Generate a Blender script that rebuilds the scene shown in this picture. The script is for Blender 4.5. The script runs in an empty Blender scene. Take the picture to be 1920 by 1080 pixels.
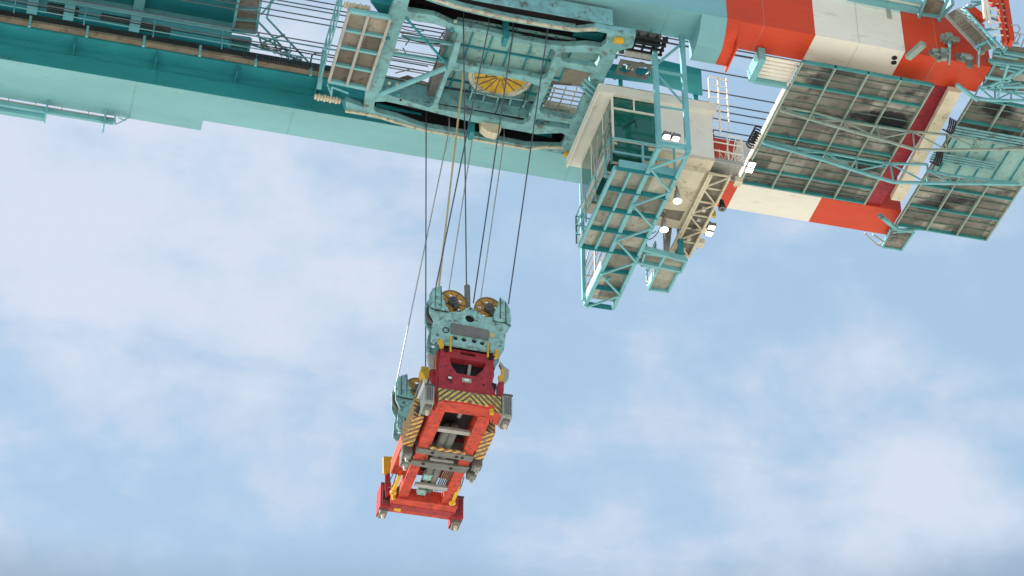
import bpy, math, random
from mathutils import Vector, Matrix
from mathutils.geometry import tessellate_polygon
random.seed(7)
R = math.radians
S = bpy.context.scene
COL = S.collection
# ------------------------------------------------------------------ camera
YAW, PIT, F = R(14.5), R(37.5), 4650.0
CAM = Vector((0, 0, 1.7))
FW = Vector((math.sin(YAW) * math.cos(PIT), math.cos(YAW) * math.cos(PIT), math.sin(PIT)))
RT = Vector((math.cos(YAW), -math.sin(YAW), 0))
UP = RT.cross(FW)
cd = bpy.data.cameras.new('camera'); cam = bpy.data.objects.new('camera', cd); COL.objects.link(cam)
cam.matrix_world = Matrix((
    (RT.x, UP.x, -FW.x, CAM.x), (RT.y, UP.y, -FW.y, CAM.y), (RT.z, UP.z, -FW.z, CAM.z), (0, 0, 0, 1)))
cd.sensor_width = 36; cd.lens = 36 * F / 1920; cd.clip_end = 5000
S.camera = cam
# ------------------------------------------------------------------ light
SUN_FROM = Vector((-0.86, 0.26, 0.74)).normalized()
sl = bpy.data.lights.new('sun', 'SUN'); sl.energy = 4.2; sl.angle = R(0.6); sl.color = (1, .955, .88)
so = bpy.data.objects.new('sun', sl); COL.objects.link(so)
so.rotation_euler = SUN_FROM.to_track_quat('Z', 'Y').to_euler()
W = bpy.data.worlds.new('World'); S.world = W; W.use_nodes = True
nt = W.node_tree; nd = nt.nodes; lk = nt.links
bg = nd['Background']; bg.inputs[1].default_value = .15
sky = nd.new('ShaderNodeTexSky'); sky.sky_type = 'NISHITA'; sky.sun_disc = False
sky.sun_elevation = math.asin(SUN_FROM.z); sky.sun_rotation = math.atan2(SUN_FROM.x, SUN_FROM.y)
sky.air_density = 1.0; sky.dust_density = 1.2; sky.ozone_density = 1.5
tc = nd.new('ShaderNodeTexCoord')
def wnoise(scale, detail, rough, loc, scl, rot=(0, 0, 0)):
    mp = nd.new('ShaderNodeMapping'); mp.inputs['Location'].default_value = loc
    mp.inputs['Scale'].default_value = scl; mp.inputs['Rotation'].default_value = rot
    n = nd.new('ShaderNodeTexNoise'); n.inputs['Scale'].default_value = scale
    n.inputs['Detail'].default_value = detail; n.inputs['Roughness'].default_value = rough
    lk.new(tc.outputs['Generated'], mp.inputs[0]); lk.new(mp.outputs[0], n.inputs[0]); return n.outputs[0]
def wmath(op, a, b, c=None):
    m = nd.new('ShaderNodeMath'); m.operation = op
    for i, v in enumerate((a, b, c)):
        if v is None: continue
        if isinstance(v, (int, float)): m.inputs[i].default_value = v
        else: lk.new(v, m.inputs[i])
    return m.outputs[0]
def wdot(vec):
    m = nd.new('ShaderNodeVectorMath'); m.operation = 'DOT_PRODUCT'; m.inputs[1].default_value = vec
    lk.new(tc.outputs['Generated'], m.inputs[0]); return m.outputs['Value']
def wramp(v, a, b, c, d):
    m = nd.new('ShaderNodeMapRange'); m.interpolation_type = 'SMOOTHSTEP'; lk.new(v, m.inputs[0])
    for k, x in zip(('From Min', 'From Max', 'To Min', 'To Max'), (a, b, c, d)): m.inputs[k].default_value = x
    return m.outputs[0]
def wdir(az, el): return (math.sin(R(az)) * math.cos(R(el)), math.cos(R(az)) * math.cos(R(el)), math.sin(R(el)))
# wisps lie along one slanting wind direction of the sky
wa, wb, wc = Vector((.958, -.056, .284)), Vector((-.125, -.66, .74)), Vector((.15, -.75, -.65))
cmb = nd.new('ShaderNodeCombineXYZ')
for k, (v_, s_) in enumerate(((wa, 9), (wb, 24), (wc, 8))): lk.new(wmath('MULTIPLY', wdot(v_), s_), cmb.inputs[k])
st_n = nd.new('ShaderNodeTexNoise'); st_n.inputs['Scale'].default_value = 1.0; st_n.inputs['Detail'].default_value = 5
st_n.inputs['Roughness'].default_value = .52; st_n.inputs['Distortion'].default_value = .5; lk.new(cmb.outputs[0], st_n.inputs[0])
n3 = wnoise(48.0, 7, .6, (.5, .2, .9), (1, 1, 1))
n1 = wnoise(17.0, 8, .56, (.3, .12, .4), (1, 1, 1))
blob = wmath('ADD', wramp(wdot(wdir(4.5, 40.5)), .990, .9995, 0, .17), wramp(wdot(wdir(24, 32.5)), .9965, .9999, 0, .12))
big = wmath('ADD', wmath('ADD', wmath('MULTIPLY', n1, .40), wmath('MULTIPLY_ADD', st_n.outputs[0], .47, wmath('MULTIPLY', n3, .13))), blob)
msk = wramp(big, .46, .72, .0, .92)
base = nd.new('ShaderNodeMixRGB'); base.inputs[0].default_value = .85; lk.new(sky.outputs[0], base.inputs[1]); base.inputs[2].default_value = (1.19, 1.70, 2.18, 1)
mx = nd.new('ShaderNodeMixRGB'); lk.new(msk, mx.inputs[0]); lk.new(base.outputs[0], mx.inputs[1]); mx.inputs[2].default_value = (2.06, 2.25, 2.62, 1)
# vignette darkening painted low into the sky as a grey-blue band
bk = nd.new('ShaderNodeMixRGB'); sep = wdot((0, 0, 1))
lk.new(wramp(wmath('ADD', sep, wmath('MULTIPLY', n1, .02)), .508, .534, .6, 0), bk.inputs[0]); lk.new(mx.outputs[0], bk.inputs[1]); bk.inputs[2].default_value = (.85, 1.10, 1.38, 1)
lk.new(bk.outputs[0], bg.inputs[0])
S.view_settings.view_transform = 'Standard'; S.view_settings.look = 'None'
S.view_settings.exposure = 1.2; S.view_settings.gamma = 1
# ------------------------------------------------------------------ photo pixel -> point on a real plane
def ray(p): return FW + RT * ((p[0] - 960) / F) - UP * ((p[1] - 540) / F)
def PZ(p, z): r = ray(p); return CAM + r * ((z - CAM.z) / r.z)
def PY(p, y): r = ray(p); return CAM + r * ((y - CAM.y) / r.y)
def PX(p, x): r = ray(p); return CAM + r * ((x - CAM.x) / r.x)
def crop(x0, y0, s): return lambda x, y: (x0 + x / s, y0 + y / s)
c1 = crop(0, 0, 3.0); c2 = crop(560, 0, 3.4286); c3 = crop(1040, 0, 5.047); c4 = crop(1040, 120, 4.8)
c5 = crop(1060, 340, 4.155); c6 = crop(1340, 0, 3.31); c7 = crop(1340, 180, 3.31)
c8 = crop(1240, 0, 6.0); c9 = crop(1620, 0, 6.353)
cA = crop(680, 520, 6.0); cB = crop(680, 680, 6.0); cC = crop(680, 820, 5.684)
V = lambda *a: Vector(a)
# ------------------------------------------------------------------ mesh builder
class MB:
    def __init__(s): s.v = []; s.f = []
    def add(s, vs, fs):
        o = len(s.v); s.v += [Vector(v) for v in vs]; s.f += [[i + o for i in f] for f in fs]; return s
    def box(s, x0, x1, y0, y1, z0, z1):
        vs = [(x, y, z) for z in (z0, z1) for y in (y0, y1) for x in (x0, x1)]
        return s.add(vs, [(0, 2, 3, 1), (4, 5, 7, 6), (0, 1, 5, 4), (2, 6, 7, 3), (0, 4, 6, 2), (1, 3, 7, 5)])
    def beam(s, p, q, w, h=None, up=(0, 0, 1)):
        h = w if h is None else h; p = Vector(p); q = Vector(q); d = (q - p)
        if d.length < 1e-6: return s
        d.normalize(); u = Vector(up)
        if abs(d.dot(u)) > .95: u = Vector((0, 1, 0)) if abs(d.y) < .8 else Vector((1, 0, 0))
        a = d.cross(u).normalized() * (w / 2); b = a.cross(d).normalized() * (h / 2)
        vs = [e + sa * a + sb * b for e in (p, q) for sa, sb in ((-1, -1), (1, -1), (1, 1), (-1, 1))]
        return s.add(vs, [(3, 2, 1, 0), (4, 5, 6, 7), (0, 1, 5, 4), (1, 2, 6, 5), (2, 3, 7, 6), (3, 0, 4, 7)])
    def ibeam(s, p, q, w, h, t=.02):
        p = Vector(p); q = Vector(q); z = V(0, 0, h / 2 - t / 2)
        s.beam(p + z, q + z, w, t); s.beam(p - z, q - z, w, t)
        return s.beam(p, q, t, h - 2 * t - .002)
    def tube(s, p, q, r, n=8, r2=None):
        p = Vector(p); q = Vector(q); d = (q - p).normalized(); r2 = r if r2 is None else r2
        u = Vector((0, 0, 1)) if abs(d.z) < .9 else Vector((1, 0, 0))
        a = d.cross(u).normalized(); b = d.cross(a)
        vs = []
        for e, rr in ((p, r), (q, r2)):
            vs += [e + (a * math.cos(2 * math.pi * i / n) + b * math.sin(2 * math.pi * i / n)) * rr for i in range(n)]
        fs = [(i, (i + 1) % n, n + (i + 1) % n, n + i) for i in range(n)]
        return s.add(vs, fs + [list(range(n))[::-1], list(range(n, 2 * n))])
    def path(s, pts, r, n=6):
        for a, b in zip(pts, pts[1:]): s.tube(a, b, r, n)
        return s
    def prism(s, outer, vec, holes=()):
        """polygon (world points, any order) with holes, given the thickness vector vec"""
        rings = [[Vector(p) for p in outer]] + [[Vector(p) for p in h] for h in holes]
        tri = tessellate_polygon(rings); flat = [p for r in rings for p in r]; n = len(flat); vec = Vector(vec)
        fs = []
        for t in tri: fs.append(tuple(t)); fs.append(tuple(i + n for i in reversed(t)))
        o = 0
        for r in rings:
            m = len(r)
            for i in range(m): fs.append((o + i, o + (i + 1) % m, n + o + (i + 1) % m, n + o + i))
            o += m
        return s.add(flat + [p + vec for p in flat], fs)
    def disc(s, c, axis, r, t, n=28, hole=0):
        c = Vector(c); ax = Vector(axis).normalized(); u = V(0, 0, 1) if abs(ax.z) < .9 else V(1, 0, 0)
        a = ax.cross(u).normalized(); b = ax.cross(a)
        ring = lambda rr: [c - ax * t / 2 + (a * math.cos(2 * math.pi * i / n) + b * math.sin(2 * math.pi * i / n)) * rr for i in range(n)]
        return s.prism(ring(r), ax * t, [ring(hole)] if hole else [])
    def build(s, name, mat, parent=None, smooth=False):
        me = bpy.data.meshes.new(name)
        org = ORG.get(parent.name, V(0, 0, 0)) if parent else V(0, 0, 0)
        c = org
        if not parent and s.v:
            c = Vector([(min(v[i] for v in s.v) + max(v[i] for v in s.v)) / 2 for i in range(3)]); c.z = min(v.z for v in s.v)
        me.from_pydata([v - c for v in s.v], [], s.f)
        import bmesh
        bm = bmesh.new(); bm.from_mesh(me); bmesh.ops.recalc_face_normals(bm, faces=bm.faces); bm.to_mesh(me); bm.free()
        for m in (mat if isinstance(mat, (list, tuple)) else [mat]): me.materials.append(m)
        o = bpy.data.objects.new(name, me); COL.objects.link(o)
        if parent: o.parent = parent
        else: o.location = c
        ORG[o.name] = c
        if smooth:
            for p in me.polygons: p.use_smooth = True
        return o
ORG = {}
def thing(name, label, cat, loc, group=None):
    o = bpy.data.objects.new(name, None); COL.objects.link(o); o.location = loc; o.empty_display_size = .3
    ORG[o.name] = Vector(loc); o['label'] = label; o['category'] = cat
    if group: o['group'] = group
    return o
def tag(o, label, cat, group=None):
    o['label'] = label; o['category'] = cat
    if group: o['group'] = group
    return o
def circ(c, r, n=16, ax='xz'):
    c = Vector(c)
    if ax == 'xz': return [c + V(math.cos(2 * math.pi * i / n) * r, 0, math.sin(2 * math.pi * i / n) * r) for i in range(n)]
    return [c + V(math.cos(2 * math.pi * i / n) * r, math.sin(2 * math.pi * i / n) * r, 0) for i in range(n)]
# ------------------------------------------------------------------ materials
def s2l(c): return tuple(((x / 255) / 12.92 if x / 255 <= .04045 else ((x / 255 + .055) / 1.055) ** 2.4) for x in c)
def mat(name, col, rough=.55, var=.12, rust=0.0, rcol=(.09, .045, .02), scale=1.2, metal=0.0, streak=(1, 1, 1), spec=.3, rsc=3.0, thr=.62, cell=0):
    m = bpy.data.materials.new(name); m.use_nodes = True; t = m.node_tree; n = t.nodes; l = t.links
    b = n['Principled BSDF']; b.inputs['Roughness'].default_value = rough; b.inputs['Metallic'].default_value = metal
    b.inputs['Specular IOR Level'].default_value = spec
    co = n.new('ShaderNodeTexCoord'); mp = n.new('ShaderNodeMapping'); mp.inputs['Scale'].default_value = streak
    l.new(co.outputs['Object'], mp.inputs[0])
    a = n.new('ShaderNodeTexNoise'); a.inputs['Scale'].default_value = scale; a.inputs['Detail'].default_value = 6; a.inputs['Roughness'].default_value = .65
    l.new(mp.outputs[0], a.inputs[0])
    r = n.new('ShaderNodeMapRange'); r.inputs['From Min'].default_value = .3; r.inputs['From Max'].default_value = .7
    r.inputs['To Min'].default_value = 1 - var; r.inputs['To Max'].default_value = 1 + var; l.new(a.outputs[0], r.inputs[0])
    mu = n.new('ShaderNodeVectorMath'); mu.operation = 'SCALE'; mu.inputs[0].default_value = col[:3]; l.new(r.outputs[0], mu.inputs['Scale'])
    out = mu.outputs[0]
    if rust:
        k = n.new('ShaderNodeTexNoise'); k.inputs['Scale'].default_value = rsc; k.inputs['Detail'].default_value = 8; k.inputs['Roughness'].default_value = .7
        l.new(mp.outputs[0], k.inputs[0])
        rr = n.new('ShaderNodeMapRange'); rr.inputs['From Min'].default_value = thr - .05; rr.inputs['From Max'].default_value = thr + .08
        rr.inputs['To Max'].default_value = rust; l.new(k.outputs[0], rr.inputs[0])
        mi = n.new('ShaderNodeMixRGB'); mi.inputs[2].default_value = (*rcol, 1); l.new(rr.outputs[0], mi.inputs[0]); l.new(out, mi.inputs[1]); out = mi.outputs[0]
    if cell:
        vo = n.new('ShaderNodeTexVoronoi'); vo.inputs['Scale'].default_value = cell; vo.inputs['Randomness'].default_value = 0.0; l.new(mp.outputs[0], vo.inputs[0])
        vs = n.new('ShaderNodeSeparateColor'); l.new(vo.outputs['Color'], vs.inputs[0])
        vr = n.new('ShaderNodeMapRange'); vr.inputs['To Min'].default_value = .55; vr.inputs['To Max'].default_value = 1.45; l.new(vs.outputs[0], vr.inputs[0])
        vm = n.new('ShaderNodeVectorMath'); vm.operation = 'SCALE'; l.new(out, vm.inputs[0]); l.new(vr.outputs[0], vm.inputs['Scale']); out = vm.outputs[0]
    l.new(out, b.inputs['Base Color'])
    bp = n.new('ShaderNodeBump'); bp.inputs['Strength'].default_value = .12; bp.inputs['Distance'].default_value = .02
    l.new(a.outputs[0], bp.inputs['Height']); l.new(bp.outputs[0], b.inputs['Normal'])
    return m
def emis(name, col, e):
    m = bpy.data.materials.new(name); m.use_nodes = True; b = m.node_tree.nodes['Principled BSDF']
    b.inputs['Base Color'].default_value = (.8, .8, .8, 1); b.inputs['Emission Color'].default_value = (*col, 1); b.inputs['Emission Strength'].default_value = e
    return m
TQ = (.165, .41, .44)
M = dict(
    web=mat('inner_web_shaded_paint', (.03, .27, .29), .5, .16, .5, (.04, .09, .07), .6, streak=(.35, 1.2, 1.6), rsc=1.8, thr=.62),  # deeper teal: shade of the inner face put into the paint colour
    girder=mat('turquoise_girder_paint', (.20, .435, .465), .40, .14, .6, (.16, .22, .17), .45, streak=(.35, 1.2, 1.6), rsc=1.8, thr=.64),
    tq=mat('turquoise_paint', TQ, .5, .14, .6, (.10, .07, .04), 1.5, rsc=4, thr=.66),
    tqd=mat('worn_turquoise_paint', (.17, .37, .385), .6, .28, .85, (.09, .075, .05), 1.8, rsc=3, thr=.575),
    sage=mat('sage_frame_paint', (.27, .34, .29), .55, .2, .7, (.08, .07, .05), 2, rsc=4, thr=.6),
    tealf=mat('teal_frame_paint', (.05, .26, .26), .55, .2, .7, (.06, .06, .05), 2, rsc=4, thr=.6),
    tqd2=mat('grimy_joist_paint', (.13, .20, .17), .6, .3, .7, (.05, .05, .04), 2, rsc=4, thr=.58),
    teal=mat('deep_teal_paint', (.02, .22, .25), .5, .15, .5, (.05, .05, .04), 1.0, rsc=3, thr=.66),
    panel=mat('pale_deck_panel_paint', (.24, .42, .385), .6, .24, .8, (.08, .09, .07), 1.2, rsc=2.5, thr=.60),
    red=mat('orange_red_paint', (.60, .058, .018), .5, .1, .4, (.28, .06, .04), .6, rsc=1.8, thr=.60, streak=(.5, 1.5, 2.2)),
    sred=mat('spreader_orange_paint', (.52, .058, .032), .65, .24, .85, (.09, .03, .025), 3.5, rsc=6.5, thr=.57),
    crim=mat('crimson_and_shaded_red', (.34, .03, .042), .6, .25, .85, (.06, .028, .025), 3.5, rsc=6.5, thr=.57),  # also a darker copy of the spreader red, with shade in the colour
    white=mat('cream_white_paint', (.79, .75, .65), .45, .08, .45, (.42, .35, .24), .8, rsc=1.6, thr=.60, streak=(.5, 1.5, 2.2)),
    cab=mat('cab_cream_paint', (.72, .70, .62), .4, .06, .4, (.34, .27, .15), 1.2, rsc=2.5, thr=.63),
    flange=mat('worn_flange_paint', (.46, .46, .36), .55, .25, .8, (.13, .09, .05), 2.0, rsc=5, thr=.55),
    rail=mat('rail_strip_rust', (.20, .17, .12), .7, .3, .7, (.05, .04, .03), 2.0, rsc=4, thr=.55),
    beige=mat('dirty_beige_paint', (.60, .54, .40), .55, .18, .7, (.20, .13, .06), 2.0, rsc=4, thr=.6),
    grate=mat('grimy_grating_plate', (.225, .215, .18), .8, .38, .9, (.022, .022, .024), 1.1, rsc=.8, thr=.56, streak=(.9, 1.2, 1), cell=1.0),
    wood=mat('brown_deck_plate', (.215, .19, .15), .8, .3, .85, (.05, .04, .03), 1.5, rsc=2.5, thr=.60, cell=1.3),
    steel=mat('grey_steel', (.17, .17, .155), .5, .25, .6, (.06, .045, .03), 3, metal=.3, rsc=6, thr=.6),
    light=mat('light_grey_steel', (.36, .36, .33), .5, .2, .5, (.12, .08, .05), 3, metal=.1, rsc=6, thr=.62),
    dark=mat('dark_machinery', (.035, .04, .042), .6, .3),
    dark2=mat('greasy_hub_steel', (.09, .09, .085), .5, .3, metal=.2),
    black=mat('black_rubber', (.015, .015, .017), .6, .2),
    rope=mat('steel_wire_rope', (.10, .12, .14), .35, .15, metal=.5),
    lrope=mat('sunlit_wire_rope', (.42, .44, .46), .4, .15, metal=.3),  # paler copy of the wire rope, sun highlight put into its colour
    yrope=mat('yellow_cable', (.46, .38, .20), .5, .1),
    yel=mat('yellow_paint', (.62, .36, .02), .5, .15, .7, (.16, .07, .02), 3, rsc=7, thr=.62),
    wheel=mat('ochre_sheave_paint', (.48, .25, .035), .5, .2, .7, (.10, .06, .03), 3, rsc=7, thr=.6),
    bwheel=mat('yellow_sheave_paint', (.56, .34, .03), .6, .25, .85, (.12, .08, .035), 3, rsc=5, thr=.57),
    rim=mat('sheave_rim_steel', (.20, .15, .11), .5, .2, metal=.3),
    head=mat('headblock_turquoise_paint', (.25, .45, .43), .55, .25, .9, (.05, .055, .05), 3.2, rsc=6, thr=.565),
    conc=mat('quay_concrete', (.50, .48, .43), .85, .12, scale=.02),
    lamp=emis('lit_lamp_glass', (1, .97, .9), 5.0),
    lampw=emis('warm_lit_lamp_glass', (1, .86, .62), 3.5),
)
def glass():
    m = bpy.data.materials.new('green_tinted_glass'); m.use_nodes = True; t = m.node_tree
    b = t.nodes['Principled BSDF']; b.inputs['Base Color'].default_value = (.012, .16, .12, 1); b.inputs['Roughness'].default_value = .05
    b.inputs['Specular IOR Level'].default_value = .7; b.inputs['Transmission Weight'].default_value = .35
    return m
M['glass'] = glass()
def hazard(name, flip):
    """yellow and black diagonal stripes in object space; flip='v' mirrors them about x=0"""
    m = bpy.data.materials.new(name); m.use_nodes = True; t = m.node_tree; n = t.nodes; l = t.links; b = n['Principled BSDF']; b.inputs['Roughness'].default_value = .6
    co = n.new('ShaderNodeTexCoord'); sp = n.new('ShaderNodeSeparateXYZ'); l.new(co.outputs['Object'], sp.inputs[0])
    def mt(op, a, c):
        q = n.new('ShaderNodeMath'); q.operation = op
        for i, v in enumerate((a, c)):
            if isinstance(v, (int, float)): q.inputs[i].default_value = v
            elif v is not None: l.new(v, q.inputs[i])
        return q.outputs[0]
    if flip == 'v': u = mt('ABSOLUTE', sp.outputs[0], None); w = mt('MULTIPLY', sp.outputs[2], 1.0); s = mt('SUBTRACT', mt('MULTIPLY', u, -1.0), w); s = mt('MULTIPLY', s, 5.8)
    else: s = mt('MULTIPLY', mt('ADD', mt('MULTIPLY', sp.outputs[2], 1.3), mt('MULTIPLY', mt('ADD', sp.outputs[1], sp.outputs[0]), .8)), 5.2)
    fr = mt('FRACT', s, None); g = mt('GREATER_THAN', fr, .45)
    no = n.new('ShaderNodeTexNoise'); no.inputs['Scale'].default_value = 9; no.inputs['Detail'].default_value = 6; l.new(co.outputs['Object'], no.inputs[0])
    mi = n.new('ShaderNodeMixRGB'); l.new(g, mi.inputs[0]); mi.inputs[1].default_value = (.06, .055, .04, 1) if flip == 'v' else (.13, .04, .025, 1); mi.inputs[2].default_value = (.62, .43, .10, 1) if flip == 'v' else (.66, .38, .08, 1)
    rr = n.new('ShaderNodeMapRange'); rr.inputs['From Min'].default_value = .46; rr.inputs['From Max'].default_value = .62; rr.inputs['To Max'].default_value = .85; l.new(no.outputs[0], rr.inputs[0])
    m2 = n.new('ShaderNodeMixRGB'); l.new(rr.outputs[0], m2.inputs[0]); l.new(mi.outputs[0], m2.inputs[1]); m2.inputs[2].default_value = (.16, .13, .08, 1); l.new(m2.outputs[0], b.inputs['Base Color'])
    return m
M['hazv'] = hazard('hazard_chevron_stripes', 'v'); M['hazd'] = hazard('hazard_diagonal_stripes', 'd')
# ------------------------------------------------------------------ ground
g = MB().add([(-1500, -1500, 0), (1500, -1500, 0), (1500, 1500, 0), (-1500, 1500, 0)], [(0, 1, 2, 3)]).build('ground', M['conc'])
g['kind'] = 'structure'
GZ = 55.0                                     # underside of the girders
NY0, NY1 = 52.35, 53.55                       # near girder, outer and inner web
FY0, FY1 = 59.80, 61.12                       # far girder, inner and outer web
X_HINGE = PZ((1360, 44), GZ).x                # turquoise ends, red begins
X_W = PZ((1529, 66), GZ).x; X_R = PZ((1694, 103), GZ).x
X_END_N = PZ((1838, 160), GZ).x; X_END_F = PZ((1662, 443), GZ).x
# ------------------------------------------------------------------ fixed crane girders (turquoise)
cg = thing('crane_girder', 'long turquoise twin box girder of the quay crane above the trolley', 'crane girder', (0, 56.7, GZ))
MB().box(-14, X_HINGE - .004, NY0, NY1, GZ, 58.3).build('near_girder_beam', M['girder'], cg)
GT = PY((575, 116), FY0).z
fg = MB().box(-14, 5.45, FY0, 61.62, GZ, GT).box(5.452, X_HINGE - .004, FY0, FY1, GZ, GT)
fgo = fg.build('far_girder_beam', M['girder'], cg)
# inner ledge that carries the trolley rail, with its stiffeners
m = MB(); zl = 55.62
m.box(-14, X_HINGE - 1, FY0 - .62, FY0 - .003, zl + .30, zl + .36)
m.box(-14, X_HINGE - 1, FY0 - .05, FY0 - .013, zl - .03, zl)
m.build('ledge', M['teal'], cg)
MB().box(-14, X_HINGE - .01, FY0 - .012, FY0 - .001, GZ + .004, GT).build('inner_web_shade_plate', M['web'], cg)  # thin plate added over the girder face to carry the shaded teal
m = MB()
for i in range(12): m.box(-12 + i * 2.6, -12 + i * 2.6 + .03, FY0 - .6, FY0 - .004, zl + .0, zl + .298)
m.build('stiffener', M['teal'], cg)
MB().box(-14, X_HINGE - 1, FY0 - .85, FY0 - .63, zl + .36, zl + .46).build('rail_strip', M['rail'], cg)
MB().box(-14, X_HINGE - 1, FY0 - .62, FY0 - .1, zl + .362, zl + .9).build('rail_bed', M['dark'], cg)
MB().box(-14, X_HINGE - 1.6, NY1 + .003, NY1 + .42, zl + .36, zl + .9).build('rail_bed', M['teal'], cg)
for i in range(11): MB().box(-9.5 + i * 1.8, -9.5 + i * 1.8 + .08, FY0 - .93, FY0 - .851, zl + .12, zl + .56).build('bracket', M['tq'], cg)
m = MB()
x0 = PY(c1(1360, 345), 58.95).x; x1 = PY(c1(1820, 430), 58.95).x
nn = 34
for i in range(nn):
    x = x0 + (x1 - x0) * i / nn; m.box(x, x + .045, FY0 - 1.0, FY0 - .852, zl + .38, zl + .56)
m.build('cable_rack', M['dark'], cg)
# handrails above the ledge
m = MB()
for dy, dz in ((-1.0, 1.15), (-1.0, 1.7)):
    m.tube((-14, FY0 + dy, zl + dz - .4), (X_HINGE - 11, FY0 + dy, zl + dz - .4), .02)
for i in range(10): m.tube((-12 + i * 2.2, FY0 - 1.0, zl + .5), (-12 + i * 2.2, FY0 - 1.0, zl + 1.3), .02)
m.build('handrail', M['tq'], cg)
for x in (-6.2, -1.4, 3.1, 8.2, 13.4, 17.6):
    MB().box(x, x + .02, FY0 + .01, FY1 - .01 if x > 5.4 else 61.6, GZ - .006, GZ - .001).build('weld_seam', M['tqd'], cg)
    MB().box(x + 1, x + 1.02, NY0 + .01, NY1 - .01, GZ - .006, GZ - .001).build('weld_seam', M['tqd'], cg)
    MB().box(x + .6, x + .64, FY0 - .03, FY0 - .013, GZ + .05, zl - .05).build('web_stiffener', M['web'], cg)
# ------------------------------------------------------------------ hinge joint under the near girder
xb0 = PZ((1313, 33), GZ).x; xb1 = X_HINGE
prof = [(NY0 - .02, GZ + .02), (NY0 + .25, GZ - .42), (NY0 + .65, GZ - .72), (NY1 + .12, GZ - .72), (NY1 + .12, GZ + .55), (NY1 + .003, GZ + .55), (NY1 + .003, GZ - .003), (NY0, GZ - .003)]
MB().prism([(xb0, y, z) for y, z in prof], (xb1 - xb0 - .004, 0, 0)).build('hinge_block', M['girder'], cg)
# ------------------------------------------------------------------ boom, red and white
bo = thing('crane_boom', 'hinged crane boom of two beams banded in orange red and white', 'crane boom', (25, 56.7, GZ))
ztop = PY((1700, 18), NY0).z
def band(y0, y1, xs, name):
    for (a, b, c) in xs: MB().box(a + .002, b - .002, y0, y1, GZ, ztop).build(name, M[c], bo)
band(NY0, NY1, ((X_HINGE, X_W, 'red'), (X_W, X_R, 'white'), (X_R, X_END_N, 'red')), 'near_boom_beam')
band(FY0, FY1, ((X_HINGE, PZ((1362, 391), GZ).x, 'red'), (PZ((1362, 391), GZ).x, PZ((1515, 417), GZ).x, 'white'), (PZ((1515, 417), GZ).x, X_END_F, 'red')), 'far_boom_beam')
MB().prism([(X_HINGE, y, z) for y, z in prof], (.36, 0, 0)).build('hinge_block', M['red'], bo)
MB().box(X_HINGE + .37, X_HINGE + .42, NY0 + .3, NY1 + .3, GZ - .80, GZ - .2).build('hinge_pin_plate', M['red'], bo)
for x in (X_HINGE + 1.2, X_W + 1.45, X_R + 1.1):
    MB().box(x, x + .008, NY0 + .01, NY1 - .01, GZ - .005, GZ - .001).build('weld_seam', M['sage'], bo)
    MB().box(x, x + .008, NY0 - .005, NY0 - .001, GZ + .01, ztop - .02).build('weld_seam', M['sage'], bo)
# cross girders between the two beams
xc = 27.52
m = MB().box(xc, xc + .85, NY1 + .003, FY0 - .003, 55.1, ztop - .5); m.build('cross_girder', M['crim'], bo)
m = MB()
dpts = [PZ(p, 54.6) for p in (c6(1490, 560), c6(1240, 1000), c7(1110, 600))]
for a, b in ((PZ((1790, 168), 54.7), PZ((1681, 372), 54.7)),): m.beam(a, b, .42, .2)
m.build('duct', M['beige'], bo)
for px in ((1672, 55), (1667, 8)):
    pass
p = PY((1667, 30), NY0); MB().tube(p + V(0, 0, .28), p + V(0, -.02, -.12), .075, 10).build('drain_pipe', M['light'], bo)
for q in ((1677, 108), (1676, 117)):
    p = PZ(q, GZ); MB().disc(p - V(0, 0, .01), (0, 0, 1), .09, .02, 14).build('drain_hole', M['black'], bo)
# brackets and cable guides bolted under the near beam
def cluster(c, n, sx, sy, seed):
    rr = random.Random(seed); a = MB(); b = MB()
    for i in range(n):
        q = Vector(c) + V(rr.uniform(-sx, sx), rr.uniform(-sy, sy), rr.uniform(-.22, .05))
        if i % 3: a.box(q.x, q.x + rr.uniform(.1, .32), q.y, q.y + rr.uniform(.05, .2), q.z, q.z + rr.uniform(.04, .22))
        else: b.disc(q, (rr.uniform(-.3, .3), 1, rr.uniform(-.4, .4)), rr.uniform(.08, .16), .06, 14)
    return a, b
for k, (px, n, sx, sy) in enumerate((((1773, 68), 9, .22, .1), ((1757, 97), 10, .2, .12), ((1806, 105), 10, .26, .12))):
    c = PY(px, NY0 - .22) if k == 0 else PZ(px, GZ - .22)
    a, b = cluster(c, n, sx, sy, k)
    o = a.build('cable_bracket', M['sage'], bo); b.build('guide_roller', M['steel'], o)
m = MB()
for px in ((1779, 98), (1834, 103)):
    c = PZ(px, GZ - .2); m.beam(c + V(-.1, -.35, .1), c + V(.1, .3, -.15), .05, .3)
m.build('guide_arm', M['tqd'], bo)
c = PZ((1712, 97), GZ - .12); MB().beam(c + V(.18, -.42, 0), c + V(-.06, .30, 0), .2, .16).build('lug_plate', M['sage'], bo)

for k in range(3):
    y = NY1 + .12 + k * .11
    MB().tube((X_HINGE + .5, y, 55.2 + .1 * k), (X_END_N - .4, y, 55.2 + .1 * k), .025).build('conduit', M['sage'], bo)
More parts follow.
